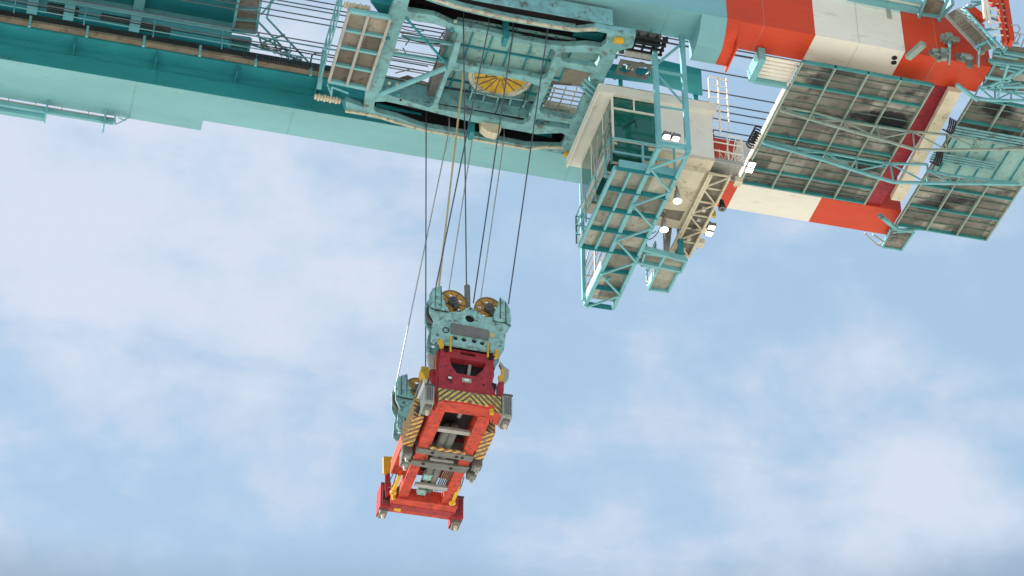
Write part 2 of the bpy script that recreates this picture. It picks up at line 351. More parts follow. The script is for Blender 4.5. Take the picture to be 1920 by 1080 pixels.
# ------------------------------------------------------------------ decks hung under the boom
def deck(name_parent, xs, ys, z, plate='grate', frame='tq', th=.04, fw=.05, fh=.10, sub=2):
    x0, x1, y0, y1 = xs[0], xs[-1], ys[0], ys[-1]
    MB().box(x0, x1, y0, y1, z, z + th).build('deck_plate', M[plate], name_parent)
    m = MB()
    for y in ys: m.box(x0, x1, y - fw / 2, y + fw / 2, z - fh * 1.2, z - .003)
    m.build('deck_frame', M['tealf'], name_parent)
    for x in xs: MB().box(x - fw / 2, x + fw / 2, y0 - fw / 2, y1 + fw / 2, z - fh * 1.3, z - .004).build('deck_frame', M['sage'], name_parent)
    if sub:
        m = MB()
        for ya, yb in zip(ys, ys[1:]):
            for k in range(1, sub + 1):
                y = ya + (yb - ya) * k / (sub + 1); m.box(x0 + .05, x1 - .05, y - .01, y + .01, z - .04, z - .002)
        m.build('deck_joist', M['tqd2'], name_parent)
def truss(nodes_top, nodes_bot, w, parent, matn='tq', name='truss'):
    m = MB()
    for a, b in zip(nodes_top, nodes_top[1:]): m.beam(a, b, w * .8)
    for a, b in zip(nodes_bot, nodes_bot[1:]): m.beam(a, b, w)
    for i, (a, b) in enumerate(zip(nodes_top, nodes_bot)):
        m.beam(a, b, w * .6)
        if i + 1 < len(nodes_top): m.beam(nodes_top[i + 1] if i % 2 else a, b if i % 2 else nodes_bot[i + 1], w * .5)
    return m.build(name, M[matn], parent)
Z1 = 54.5
def stain_mat(name, base, spots, org):
    m = base.copy(); m.name = name; t = m.node_tree; n = t.nodes; l = t.links; b = n['Principled BSDF']
    src = b.inputs['Base Color'].links[0].from_socket; co = n.new('ShaderNodeTexCoord')
    no = n.new('ShaderNodeTexNoise'); no.inputs['Scale'].default_value = 1.6; no.inputs['Detail'].default_value = 7; no.inputs['Roughness'].default_value = .65; l.new(co.outputs['Object'], no.inputs[0])
    for (p, rx, ry, amt) in spots:
        q = Vector(p) - Vector(org); mp = n.new('ShaderNodeMapping'); mp.vector_type = 'POINT'
        mp.inputs['Location'].default_value = (-q.x / rx, -q.y / ry, -q.z); mp.inputs['Scale'].default_value = (1 / rx, 1 / ry, 1); l.new(co.outputs['Object'], mp.inputs[0])
        ln = n.new('ShaderNodeVectorMath'); ln.operation = 'LENGTH'; l.new(mp.outputs[0], ln.inputs[0])
        ad = n.new('ShaderNodeMath'); ad.operation = 'MULTIPLY_ADD'; l.new(no.outputs[0], ad.inputs[0]); ad.inputs[1].default_value = -1.6; l.new(ln.outputs['Value'], ad.inputs[2])
        mr = n.new('ShaderNodeMapRange'); l.new(ad.outputs[0], mr.inputs[0]); mr.inputs['From Min'].default_value = .25; mr.inputs['From Max'].default_value = -.25; mr.inputs['To Min'].default_value = 0; mr.inputs['To Max'].default_value = amt
        mi = n.new('ShaderNodeMixRGB'); l.new(mr.outputs[0], mi.inputs[0]); l.new(src, mi.inputs[1]); mi.inputs[2].default_value = (.012, .012, .016, 1); src = mi.outputs[0]
    l.new(src, b.inputs['Base Color']); return m
p1 = thing('boom_platform', 'large grimy panelled platform hung between the red and white boom beams', 'platform', (25.4, 56.4, Z1))
xs = [23.08 + i * 1.092 for i in range(5)]
ys = [PZ(q, Z1).y for q in (c6(540, 400), c6(490, 508), c6(400, 665), c6(320, 820), c6(290, 890), c7(243, 440), c7(190, 528))]
ys[0] = PZ(c6(540, 372), Z1).y; ys[-1] = PZ(c7(190, 528), Z1).y
M['stain1'] = stain_mat('oil_stained_deck_plate', M['grate'], [(PZ(c6(1100, 740), Z1), .9, .55, .97), (PZ(c6(1000, 735), Z1), 1.3, .3, .9), (PZ(c7(930, 440), Z1), .8, .5, .9), (PZ(c6(800, 440), Z1), .7, .35, .7), (PZ(c6(620, 500), Z1), .5, .4, .6), (PZ(c7(700, 600), Z1), 1.6, .4, .6)], ORG[p1.name])
deck(p1, xs, ys, Z1, 'stain1')
MB().box(xs[0] - .09, xs[0] - .04, ys[1] + .1, ys[-1], Z1 - .05, Z1 + .16).build('sunlit_edge_board', M['white'], p1)  # white colour stands in for sunlight on the left edge
# small slatted box at its near left corner
m = MB(); a = PZ((1436, 106), Z1 + .1); b = PZ((1497, 120), Z1 + .1); yb = PZ((1432, 148), Z1 + .1).y
xa, xb, ya = a.x, b.x, a.y
for k in range(6):
    y = ya + (yb - ya) * (k + .1) / 6; m.box(xa, xb, y, y + (yb - ya) / 8, Z1 + .1, Z1 + .14)
m.build('slatted_step', M['white'], p1)
MB().box(xa - .06, xb, yb, yb + .12, Z1 - .06, Z1 + .2).box(xa - .22, xa - .01, ya, yb + .1, Z1 - .05, Z1 + .45).build('step_frame', M['tq'], p1)
# rolled net
m = MB(); nq = PZ((1418, 262), Z1 + .1)
for k in range(7): m.disc(nq + V(-.05, -.35 + k * .12, .1), (0, 1, .1), .17, .03, 10, .13)
m.build('rolled_net', M['black'], p1)
# trusses under the platform
def ytruss(pz_left, zl_, top, bot, w, matn='tq', parent=p1, depth=None):
    y = PZ(pz_left, zl_).y
    return truss([PY(q, y) for q in top], [PY(q, y + .01) for q in bot], w, parent, matn)
ytruss(c7(405, 75), 54.35, [c7(*q) for q in ((405, 65), (600, 98), (800, 155), (1010, 190), (1230, 222), (1440, 240))],
       [c7(*q) for q in ((410, 90), (620, 152), (830, 212), (1020, 265), (1240, 332), (1440, 335))], .075, 'sage')  # sage tone puts the shadow into this truss colour
ytruss(c7(300, 285), 54.35, [c7(*q) for q in ((300, 275), (500, 320), (690, 352), (880, 385), (1090, 420), (1320, 425))],
       [c7(*q) for q in ((300, 292), (500, 345), (700, 405), (880, 465), (1110, 535), (1320, 540))], .085)
# tip platform
Z2 = 54.8
p2 = thing('tip_platform', 'grimy panelled platform beyond the boom end with pipes along it', 'platform', (30.5, 57, Z2))
xs2 = [PZ((1822, 183), Z2).x + i * 1.1 for i in range(4)]
ys2 = [PZ((1822, 180), Z2).y + i * 1.02 for i in range(7)]
yend = PZ((1848, 446), Z2).y
ys2 = [ys2[0] + (yend - ys2[0]) * i / 6 for i in range(7)]
M['stain2'] = stain_mat('oil_stained_tip_plate', M['grate'], [(PZ(c7(1760, 90), Z2), .8, .5, .95), (PZ(c7(1370, 680), Z2), .7, .4, .85), (PZ(c7(1500, 640), Z2), .9, .3, .8)], ORG[p2.name])
deck(p2, xs2, ys2, Z2, 'stain2')
xs3 = [xs2[-1] + 1.1 * i for i in range(4)]
t3 = MB().box(xs2[-1] + .05, xs2[-1] + 4, ys2[0], ys2[2], Z2 + .02, Z2 + .06); t3.build('deck_plate', M['grate'], p2)
# turquoise panel and pipes
MB().box(xs2[0] + .05, xs2[-1] + .4, ys2[1] + .25, ys2[3] + .2, Z2 - .22, Z2 - .16).build('underside_panel', M['panel'], p2)
m = MB()
for i in range(6):
    x = xs2[0] + .2 + i * .62; m.box(x, x + .03, ys2[1] + .25, ys2[3] + .2, Z2 - .28, Z2 - .221)
m.build('panel_rib', M['teal'], p2)
m = MB()
for k in range(4):
    y = ys2[1] + .05 + k * .13; m.tube((xs2[0] - .15, y, Z2 - .33), (xs2[-1] + 3, y, Z2 - .33), .035)
for k in range(4):
    y = ys2[2] + .3 + k * .11; m.tube((xs2[0] - .35, y, Z2 - .36), (xs2[0] + 1.9, y, Z2 - .36), .03)
m.build('pipe', M['tqd'], p2)
for q in (c7(1440, 170), c7(1360, 370)):
    m = MB(); c = PZ(q, Z2 - .4)
    for k in range(4):
        pts = [c + V(.06 * k, -.3 + .6 * t / 8, -.25 * math.sin(math.pi * t / 8) - .03 * k) for t in range(9)]; m.path(pts, .03)
    m.build('hose_bundle', M['black'], p2)
yA = PZ(c7(405, 75), 54.35).y; yB = PZ(c7(300, 285), 54.35).y
truss([PY(c7(*q), yA) for q in ((1440, 240), (1600, 270), (1920, 315))], [PY(c7(*q), yA + .01) for q in ((1440, 335), (1650, 332), (1960, 328))], .075, p2, 'sage')  # first truss continues in the same shadow tone
truss([PY(c7(*q), yB) for q in ((1320, 460), (1450, 490), (1600, 510), (1880, 540))], [PY(c7(*q), yB + .01) for q in ((1320, 540), (1470, 541), (1620, 543), (1890, 548))], .085, p2)
yC = PZ(c7(1130, 825), 54.6).y
truss([PY(c7(*q), yC) for q in ((1150, 745), (1290, 780), (1430, 795), (1720, 822))], [PY(c7(*q), yC + .01) for q in ((1130, 830), (1290, 828), (1430, 828), (1720, 834))], .075, p2)
m = MB().beam(PZ(c7(1020, 738), 54.6), PZ(c7(1130, 825), 54.6), .12).beam(PZ(c7(1105, 845), 54.6), PZ(c7(1240, 832), 54.6), .08); m.build('strut', M['tqd'], p2)
yD = PZ(c6(1620, 610), 54.2).y
truss([PY(c6(*q), yD) for q in ((1640, 540), (1740, 560), (1840, 575), (1960, 585))], [PY(c6(*q), yD + .01) for q in ((1610, 610), (1740, 622), (1840, 624), (1960, 625))], .08, p2)
m = MB().beam(PZ(c6(1500, 525), 54.2), PZ(c6(1630, 620), 54.2), .1)
for a, b in (((1650, 540), (1940, 540)), ((1680, 480), (1840, 500)), ((1820, 400), (1760, 600)), ((1660, 560), (1860, 460)), ((1740, 540), (1920, 430))):
    m.beam(PZ(c6(*a), 54.3), PZ(c6(*b), 54.3), .07)
m.build('strut', M['tq'], p2)
# ------------------------------------------------------------------ small walkway beyond the far boom beam
wk = thing('end_walkway', 'short grated walkway outside the far red boom beam', 'walkway', PZ((1665, 455), 54.9))
q = [PZ(c7(*a), 54.9) for a in ((1040, 930), (1160, 950), (1235, 840), (1090, 820))]
MB().prism(q, (0, 0, .05)).build('deck_plate', M['grate'], wk)
m = MB()
for a, b in zip(q, q[1:] + q[:1]): m.beam(a - V(0, 0, .04), b - V(0, 0, .04), .06)
m.build('deck_frame', M['tq'], wk)
m = MB(); b0 = PZ(c7(930, 850), 55.0); b1 = PZ(c7(1010, 925), 55.0)
m.tube(b0, b1, .025).tube(b0 + V(.3, 0, 0), b1 + V(.1, -.25, 0), .025).tube(b1, PZ(c7(1080, 880), 55), .025).tube(b1, PZ(c7(1050, 935), 54.9), .03)
m.build('railing', M['light'], wk)
# ------------------------------------------------------------------ near upper walkway, stair and red mast at the top right
zw = ztop + .02; yw = NY0
w2 = thing('upper_walkway', 'turquoise walkway with brown landing along the top of the near boom beam', 'walkway', PY((1640, 5), 52.0))
a = PY((1590, -6), 52.1); b = PY((1722, 20), 52.1)
m = MB().beam(a, b, .22, .12).beam(a + V(0, -.35, .02), b + V(0, -.35, .02), .10, .1); m.build('walkway_beam', M['tq'], w2)
MB().beam(a + V(0, -.17, .1), b + V(0, -.17, .1), .22, .04).build('walkway_grating', M['white'], w2)
m = MB()
for i in range(6): q = a.lerp(b, i / 5); m.tube(q + V(0, -.35, 0), q + V(0, -.35, 1.0), .02)
m.tube(a + V(0, -.35, 1), b + V(0, -.35, 1), .02); m.build('railing', M['tq'], w2)
zL = a.z
q = [PZ(c9(*t), zL) for t in ((720, -20), (960, 20), (880, 200), (680, 150))]
MB().prism(q, (0, 0, .05)).build('landing_plate', M['wood'], w2)
m = MB().beam(PZ(c9(730, -20), zL - .05), PZ(c9(650, 200), zL - .05), .09, .14).beam(PZ(c9(990, -10), zL - .05), PZ(c9(890, 240), zL - .05), .09, .14).beam(PZ(c9(690, 170), zL - .05), PZ(c9(900, 200), zL - .05), .07, .1)
m.beam(PZ(c9(1060, 20), zL), PZ(c9(930, 180), zL), .1, .2); m.build('landing_frame', M['tq'], w2)
# stair
ys_ = 51.6
st = thing('access_stair', 'sloping brown treaded stair with turquoise lattice side below the red mast', 'stair', PY(c9(1500, 500), ys_))
A0 = PY(c9(985, 185), ys_); A1 = PY(c9(1420, 645), ys_); wv = PY(c9(1130, 100), ys_) - A0
wv = V(0, -.75, 0)
m = MB()
B0 = PY(c9(1125, 100), ys_ - .3); B1 = PY(c9(1575, 565), ys_ - .3)
n = 7
for i in range(n):
    pa = A0.lerp(A1, i / n); pb = B0.lerp(B1, i / n); pc = A0.lerp(A1, (i + .86) / n); pd = B0.lerp(B1, (i + .86) / n)
    m.prism([pa, pb, pd, pc], (0, 0, .04))
m.build('tread', M['wood'], st)
m = MB().beam(A0, A1, .06, .14).beam(B0, B1, .06, .14); m.build('stringer', M['light'], st)
m = MB(); C0 = PY(c9(1210, 110), ys_ - .7); C1 = PY(c9(1600, 545), ys_ - .7); m.beam(C0, C1, .05)
for i in range(9):
    a_, b_ = B0.lerp(B1, i / 9), C0.lerp(C1, (i + .5) / 9); c_ = B0.lerp(B1, (i + 1) / 9); m.beam(a_, b_, .035).beam(b_, c_, .035)
m.build('railing', M['tq'], st)
# platform right of the stair
p3 = thing('stair_landing', 'brown plated landing with turquoise frame below the stair foot', 'platform', PZ((1880, 110), 55.6))
z3 = 55.3
q = [PZ(c9(*t), z3) for t in ((1540, 600), (1700, 555), (2100, 600), (2100, 1100), (1400, 1060), (1520, 760))]
MB().prism(q, (0, 0, .05)).build('deck_plate', M['wood'], p3)
m = MB()
for a_, b_ in (((1540, 600), (2100, 700)), ((1480, 720), (2100, 800)), ((1500, 740), (2100, 860)), ((1620, 800), (2000, 900)), ((1700, 555), (1620, 650)), ((1550, 760), (1430, 980)), ((1480, 920), (1700, 960)), ((1420, 1020), (1900, 970)), ((1760, 880), (1650, 1080)), ((1540, 645), (1830, 690)), ((1900, 960), (1780, 1090))):
    m.beam(PZ(c9(*a_), z3 - .07), PZ(c9(*b_), z3 - .07), .075, .12)
m.build('deck_frame', M['tq'], p3)
MB().prism([PZ(c9(*t), z3 - .16) for t in ((1740, 880), (2100, 900), (2100, 980), (1780, 960))], (0, 0, .03)).build('underside_panel', M['light'], p3)
# red mast with ladders
ms = thing('boom_mast', 'red lattice mast leg with white ladder rising at the boom tip', 'mast', PY((1890, 80), 51.3))
ym = 51.0
m = MB().beam(PY(c9(1480, -60), ym), PY(c9(1560, 60), ym), .2).beam(PY(c9(1660, -60), ym), PY(c9(1750, 520), ym), .16, .3)
m.beam(PY(c9(1590, -60), ym), PY(c9(1680, 520), ym), .09, .2).beam(PY(c9(1230, 95), ym + .5), PY(c9(1430, 250), ym + .5), .2, .3); m.build('mast_leg', M['red'], ms)
m = MB()
for i in range(7):
    t = i / 7; m.beam(PY(c9(1480 + 60 * t, -40 + 520 * t), ym - .05), PY(c9(1700 + 50 * t, -20 + 530 * t), ym - .05), .04)
m.beam(PY(c9(1420, -30), ym), PY(c9(1440, 220), ym), .08).beam(PY(c9(1440, -30), ym), PY(c9(1500, 290), ym), .1); m.build('ladder', M['white'], ms)
m = MB()
rr = random.Random(3)
for i in range(15):
    a_ = c9(rr.uniform(1100, 1720), rr.uniform(-10, 120) if i < 6 else rr.uniform(230, 500)); b_ = (a_[0] + rr.uniform(-40, 40), a_[1] + rr.uniform(-18, 22))
    if i >= 6 and a_[0] < 1850: a_ = (a_[0] + 35, a_[1])
    m.beam(PY(a_, ym + .2), PY(b_, ym + .4), .06)
m.build('mast_brace', M['tq'], ms)
m = MB()
for k in range(2):
    pts = [PY(c9(*t), ym - .2 + k * .3) for t in ((1750, 300 + 90 * k), (1830, 300 + 90 * k), (1860, 340 + 90 * k), (1810, 440 + 80 * k), (1770, 530))]; m.path(pts, .022)
m.path([PY(c9(*t), ym) for t in ((1500, 20), (1640, 60), (1660, 90), (1560, 240))], .022)
m.tube(PY(c9(1830, 400), ym), PY(c9(1960, 420), ym), .022).tube(PY(c9(1910, 460), ym), PY(c9(1870, 560), ym), .022)
m.build('railing', M['light'], ms)
# ------------------------------------------------------------------ hoist trolley
ZT = 54.0
tr = thing('hoist_trolley', 'pale turquoise trolley frame with open bays and yellow sheave between the girders', 'crane trolley', (13, 56.5, ZT))
def T(pts, z=ZT, c=c2): return [PZ(c(*p), z) for p in pts]
outer = T([(640, -60), (740, -40), (870, -5), (1080, 52), (1340, 112), (1600, 158), (1780, 184)]) + T([(190, 288), (400, 262), (540, 290), (770, 322), (740, 445), (590, 490), (540, 620), (490, 700), (430, 900), (330, 1080), (300, 1250)], c=c3) \
    + T([(1800, 985), (1700, 985), (1480, 958), (1300, 928), (790, 832), (640, 790), (500, 745), (310, 722), (300, 650), (415, 690), (430, 580), (580, 90)])
H = []
H.append(T([(715, -10), (695, 60), (710, 76), (870, 100), (1000, 160), (1160, 187), (1340, 230), (1490, 265), (1620, 290), (1730, 297), (1850, 290), (1945, 303), (1975, 280), (1985, 215), (1920, 203), (1780, 208), (1600, 182), (1340, 138), (1080, 78), (900, 30), (790, -10)]))
H.append(T([(700, 122), (760, 140), (860, 152), (1000, 195), (1025, 215), (1010, 270), (940, 470), (865, 675), (840, 692), (700, 650), (545, 600), (530, 580), (600, 370), (670, 150)]))
H.append(T([(1060, 195), (1200, 215), (1400, 272), (1640, 318), (1652, 345), (1595, 495), (1565, 512), (1470, 488), (1300, 458), (1100, 424), (1012, 404)]))
H.append(T([(985, 448), (1080, 462), (1300, 492), (1480, 528), (1560, 562), (1550, 590), (1475, 780), (1440, 802), (1200, 755), (900, 702), (895, 670), (960, 490)]))
H.append(T([(55, 550), (70, 495), (240, 495), (430, 508), (440, 525), (400, 620), (380, 636), (80, 582)], c=c3))
H.append(T([(1690, 428), (1880, 470), (1870, 520), (1775, 760), (1740, 768), (1560, 728), (1545, 700), (1665, 440)]))
H.append(T([(490, 655), (480, 700), (500, 722), (640, 758), (780, 812), (1100, 868), (1300, 905), (1460, 938), (1680, 945), (1700, 925), (1722, 872), (1690, 855), (1530, 862), (1300, 822), (1060, 772), (860, 722), (760, 695), (560, 652)]))
H.append(T([(1530, 765), (1752, 797), (1738, 828), (1512, 803)]))
MB().prism(outer, (0, 0, .2), H).build('frame', M['tqd'], tr)
# cream flanges along the slots
m = MB()
for pts in ([(300, 712), (500, 745), (640, 790), (790, 832), (1100, 892), (1480, 958), (1580, 945), (1700, 950)], [(860, -8), (1080, 58), (1340, 118), (1600, 164), (1780, 192), (1920, 188)]):
    w = T(pts, ZT - .02); m = MB()
    for a, b in zip(w, w[1:]): m.beam(a, b, .10, .06)
    m.build('flange', M['flange'], tr)
# slot housings: black lining paints in the dark interior above the two slots
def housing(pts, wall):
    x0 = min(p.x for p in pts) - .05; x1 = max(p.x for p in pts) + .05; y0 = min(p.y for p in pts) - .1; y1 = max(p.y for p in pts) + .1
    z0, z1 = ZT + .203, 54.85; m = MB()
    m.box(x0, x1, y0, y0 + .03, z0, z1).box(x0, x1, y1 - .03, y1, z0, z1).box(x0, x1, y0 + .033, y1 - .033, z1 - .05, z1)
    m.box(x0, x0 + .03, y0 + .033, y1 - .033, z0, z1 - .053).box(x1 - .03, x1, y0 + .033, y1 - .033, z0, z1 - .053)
    o = m.build('dark_slot_housing', M['black'], tr)
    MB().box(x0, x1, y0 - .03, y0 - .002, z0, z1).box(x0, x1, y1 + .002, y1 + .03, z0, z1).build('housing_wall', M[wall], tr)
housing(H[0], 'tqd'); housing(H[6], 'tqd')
def inner(pts, z0, z1, matn, name):
    q = T(pts, z0); return MB().prism(q, (0, 0, z1 - z0)).build(name, M[matn], tr)
inner([(500, 665), (790, 735), (770, 830), (490, 735)], 54.6, 54.65, 'teal', 'inner_plate')
inner([(1480, 855), (1630, 865), (1610, 945), (1470, 935)], 54.6, 54.65, 'teal', 'inner_plate')
inner([(1770, 215), (1990, 215), (1950, 300), (1730, 290)], 54.6, 54.65, 'teal', 'inner_plate')
# upper deck above the middle bays
zd = 54.95
q = T([(1030, 160), (1680, 290), (1500, 830), (870, 730)], zd); ux = (q[0].x, q[1].x)
x0 = q[0].x - .25; x1 = q[1].x + .25; y0 = min(p.y for p in H[2]) - .02; y1 = max(p.y for p in q) + .1
y1 = min(p.y for p in H[6]) - .16
ysp = T([(1300, 440)], 54.45)[0].y
MB().box(x0, x1, y0, ysp + .1, 54.42, 54.46).box(x0, x1, ysp + .1, y1, zd, zd + .05).build('upper_deck', M['panel'], tr)
m = MB()
for i in range(7):
    x = x0 + (x1 - x0) * i / 6; m.box(x - .02, x + .02, y0, ysp + .1, 54.36, 54.418).box(x - .02, x + .02, ysp + .1, y1, zd - .07, zd - .002)
for i in range(6):
    y = y0 + (y1 - y0) * (i + .5) / 5; zq = 54.42 if y < ysp + .1 else zd; m.box(x0, x1, y - .02, y + .02, zq - .08, zq - .003)
m.build('deck_joist', M['teal'], tr)
# right bay: brown deck plate and tangle of guard pipes
q = T([(1640, 420), (1880, 460), (1850, 560), (1600, 540)], 54.7); MB().prism(q, (0, 0, .05)).build('bay_plate', M['wood'], tr)
MB().prism(T([(60, 490), (470, 500), (380, 650), (60, 600)], 54.7, c3), (0, 0, .05)).build('bay_plate', M['panel'], tr)
m = MB()
for k in range(7):
    a = PZ(c2(1600 - k * 9, 560 + k * 28), 54.6); b = PZ(c2(1830 - k * 9, 600 + k * 28), 54.6); m.tube(a, b, .025)
for k in range(3): m.tube(PZ(c2(1650 + k * 70, 560), 54.6), PZ(c2(1580 + k * 70, 740), 54.6), .022)
m.build('guard_pipe', M['light'], tr)
MB().prism(T([(1590, 655), (1790, 700), (1770, 760), (1550, 720)], 54.8), (0, 0, .05)).build('bay_plate', M['beige'], tr)
# yellow horizontal sheave
c = PZ(c2(1300, 482), 54.62)
sh = MB().disc(c, (0, 0, 1), .83, .05, 40).build('sheave', M['bwheel'], tr)
MB().disc(c - V(0, 0, .02), (0, 0, 1), 1.03, .05, 44, .90).disc(c - V(0, 0, .02), (0, 0, 1), .885, .03, 44, .835).build('rim', M['flange'], sh)
m = MB()
for i in range(16):
    a = 2 * math.pi * i / 16; d = V(math.cos(a), math.sin(a), 0); m.beam(c + d * .15 - V(0, 0, .04), c + d * .83 - V(0, 0, .04), .022, .03)
m.build('spoke', M['rim'], sh)
m = MB()
for i in range(30):
    a = 2 * math.pi * i / 30; d = V(math.cos(a), math.sin(a), 0); m.beam(c + d * .885, c + d * .90, .09, .03)
m.build('roller', M['dark'], sh)
# machinery frame below the sheave
m = MB()
for a, b in (((1110, 590), (1480, 650)), ((1100, 640), (1470, 700)), ((1090, 690), (1430, 745)), ((1120, 570), (1080, 700)), ((1200, 600), (1160, 710)), ((1290, 610), (1250, 725)), ((1370, 620), (1340, 735)), ((1470, 630), (1420, 745))):
    m.beam(PZ(c2(*a), 54.55), PZ(c2(*b), 54.55), .05)
m.build('machinery_frame', M['tqd'], tr)
# left open bay: cross members, diagonal, brace, rails above
m = MB()
for a, b in (((660, 235), (1000, 285)), ((590, 340), (945, 395))): MB().beam(PZ(c2(*a), 54.3), PZ(c2(*b), 54.3), .09).build('cross_member', M['tq'], tr)
MB().tube(PZ(c2(525, 605), ZT - .05), PZ(c2(950, 435), ZT - .05), .085, 10).build('brace', M['tq'], tr)
MB().beam(PZ(c2(690, 115), ZT - .02), PZ(c2(950, 410), ZT - .02), .06).build('brace', M['teal'], tr)
m = MB()
for k in range(7):
    t = k / 6; m.tube(PZ(c2(640 - 90 * t, 200 + 350 * t), 54.9), PZ(c2(1010 - 120 * t, 250 + 370 * t), 54.9), .018)
m.tube(PZ(c2(620, 470), 55), PZ(c2(740, 440), 55), .02).tube(PZ(c2(770, 450), 55), PZ(c2(890, 470), 55), .02)
m.build('railing', M['light'], tr)
MB().prism(T([(540, 540), (700, 490), (890, 560), (850, 690), (540, 610)], 54.9), (0, 0, .05)).build('bay_plate', M['wood'], tr)
m = MB(); rr = random.Random(5)
for k in range(11):
    a = (rr.uniform(640, 690), rr.uniform(160, 360)) if k < 5 else (rr.uniform(900, 960), rr.uniform(190, 280))
    m.tube(PZ(c2(*a), 55.3), PZ(c2(a[0] + rr.uniform(-30, 40), a[1] + rr.uniform(-60, 60)), 55.3), .022)
m.build('pipework', M['steel'], tr)
MB().box(*sorted((PZ(c2(900, 400), 54.4).x, PZ(c2(960, 400), 54.4).x)), PZ(c2(960, 200), 54.4).y, PZ(c2(960, 660), 54.4).y, 54.43, 54.9).build('cable_tray', M['steel'], tr)
rr = random.Random(31)
for k in range(9):
    a = PZ(c2(rr.uniform(620, 1500), rr.uniform(100, 700)), 54.25); L_ = rr.uniform(.5, 1.4); al = rr.choice((0, 0, 1))
    b = a + (V(L_, 0, 0) if al else V(0, L_, 0)); MB().path([a.lerp(b, t / 6) - V(0, 0, .10 * math.sin(math.pi * t / 6)) for t in range(7)], .015).build('cable', M['black'], tr)
for k in range(12):
    a = PZ(c2(rr.choice((585, 640, 1000, 900, 1630, 1520)) + rr.uniform(-20, 20), rr.uniform(80, 640)), ZT - .002)
    MB().box(a.x - .05, a.x + .05, a.y - .06, a.y + .06, ZT - .05, ZT - .003).build('cover_plate', M[rr.choice(('tqd', 'sage', 'teal'))], tr)
for k in range(14):
    a = PZ(c3(rr.uniform(470, 900), rr.uniform(480, 760)), 54.25)
    MB().box(a.x - rr.uniform(.03, .15), a.x + .04, a.y - .05, a.y + rr.uniform(.02, .1), 54.2, 54.2 + rr.uniform(.05, .2)).build('fitting', M[rr.choice(('steel', 'light', 'dark', 'tqd'))], tr)
# hanging guide posts between the ropes
for a, h in ((c2(1322, 250), .9), (c2(1105, 850), .7)):
    p = PZ(a, ZT - .05); MB().box(p.x - .07, p.x + .07, p.y - .3, p.y + .1, ZT - .3, ZT + .8).build('rope_guide', M['teal'], tr)
# canvas bag on lower rail
p = PZ(c2(1235, 815), ZT - .15)
mb = MB().prism([p + V(-.32, 0, .28), p + V(-.30, 0, -.05), p + V(-.1, 0, -.22), p + V(.22, 0, -.24), p + V(.34, 0, -.05), p + V(.34, 0, .22)], (0, .3, 0))
tag(mb.build('canvas_bag', M['beige']), 'stained cream canvas bag hung on the lower edge of the trolley frame', 'bag')
# bulkhead lamp
MB().disc(PZ(c2(1198, 345), 54.8), (0, 0, 1), .11, .2, 14).build('lamp_housing', M['dark'], tr)
# floor plates left of the trolley
zp = 53.85
lp = T([(325, 60), (590, 105), (440, 560), (195, 510)], zp)
MB().prism(lp, (0, 0, .05)).build('side_platform', M['wood'], tr)
m = MB(); L = lambda i, j, u: lp[i].lerp(lp[j], u) - V(0, 0, .05)
for u, w_ in ((0, .13), (1, .13), (.26, .08), (.5, .08), (.75, .08)): MB().beam(L(0, 3, u), L(1, 2, u), w_, .12).build('platform_frame', M['tq'], tr)
m = MB()
for u in (0, .47, 1): MB().beam(L(0, 1, u) - V(0, 0, .02), L(3, 2, u) - V(0, 0, .02), .085, .12).build('platform_frame', M['light'], tr)
m = MB(); a = lp[0] + V(-.25, 0, 0); b = lp[3] + V(-.25, 0, 0)
for z in (.05, .55, 1.1): m.tube(a + V(0, 0, z), b + V(0, 0, z), .025)
for i in range(6): q = a.lerp(b, i / 5); m.tube(q, q + V(0, 0, 1.1), .025)
m.beam(b + V(0, .3, -.2), b + V(.0, -.3, .9), .14, .1)
m.path([PZ(c2(185, 540), 53.9), PZ(c2(210, 610), 53.9), PZ(c2(215, 560), 53.6), PZ(c2(320, 600), 53.6)], .03)
m.build('railing', M['tq'], tr)
# buffers
def buffer(px0, px1, z, r=.12):
    a, b = PZ(px0, z), PZ(px1, z); m = MB()
    n = 9
    for i in range(n):
        q = a.lerp(b, (i + .5) / n); m.tube(q - (b - a) / n * .32, q + (b - a) / n * .32, r * (1.0 if i % 2 else .8), 10)
    m.tube(a, b, r * .55, 8); m.build('buffer', M['yel' if 0 else 'beige'], tr)
buffer(c2(100, 620), c2(270, 650), 54.2); buffer(c2(290, 30), c2(460, 60), 54.2)
MB().prism(T([(270, 640), (420, 600), (415, 695), (300, 720)], 54.3), (0, 0, .3)).build('buffer_bracket', M['teal'], tr)
MB().prism(T([(460, 10), (610, 40), (590, 100), (520, 90)], 54.3), (0, 0, .3)).build('buffer_bracket', M['teal'], tr)
for a, b in ((c2(1710, 990), c2(1765, 1000)), (c3(560, 378), c3(650, 385))):
    MB().tube(PZ(a, 53.95), PZ(b, 53.95), .11, 10).build('buffer_stop', M['yel'], tr)
# equipment at the right end of the trolley
m = MB(); a = PZ(c3(600, 520), 54.1); b = PZ(c3(900, 700), 54.1)
x0, x1 = PZ(c3(590, 600), 54.1).x, PZ(c3(900, 640), 54.1).x; y0, y1 = PZ(c3(700, 540), 54.1).y, PZ(c3(700, 680), 54.1).y
m = MB().prism([(x0, y0, 53.9), (x1, y0, 53.9), (x1, y1, 53.9), (x0, y1, 53.9)], (0, 0, .06), [circ(((x0 * .75 + x1 * .25), (y0 + y1) / 2, 53.9), .22, 18, 'xy'), circ(((x0 * .25 + x1 * .75), (y0 + y1) / 2, 53.9), .22, 18, 'xy')])
m.build('reel_plate', M['steel'], tr)
w0 = PZ(c3(790, 330), 54.15); w1 = PZ(c3(1000, 505), 54.15)
m = MB()
for k in range(4): x = w0.x + (w1.x - w0.x) * k / 3; m.box(x - .035, x + .035, w0.y - .1, w1.y, 54.12, 54.2)
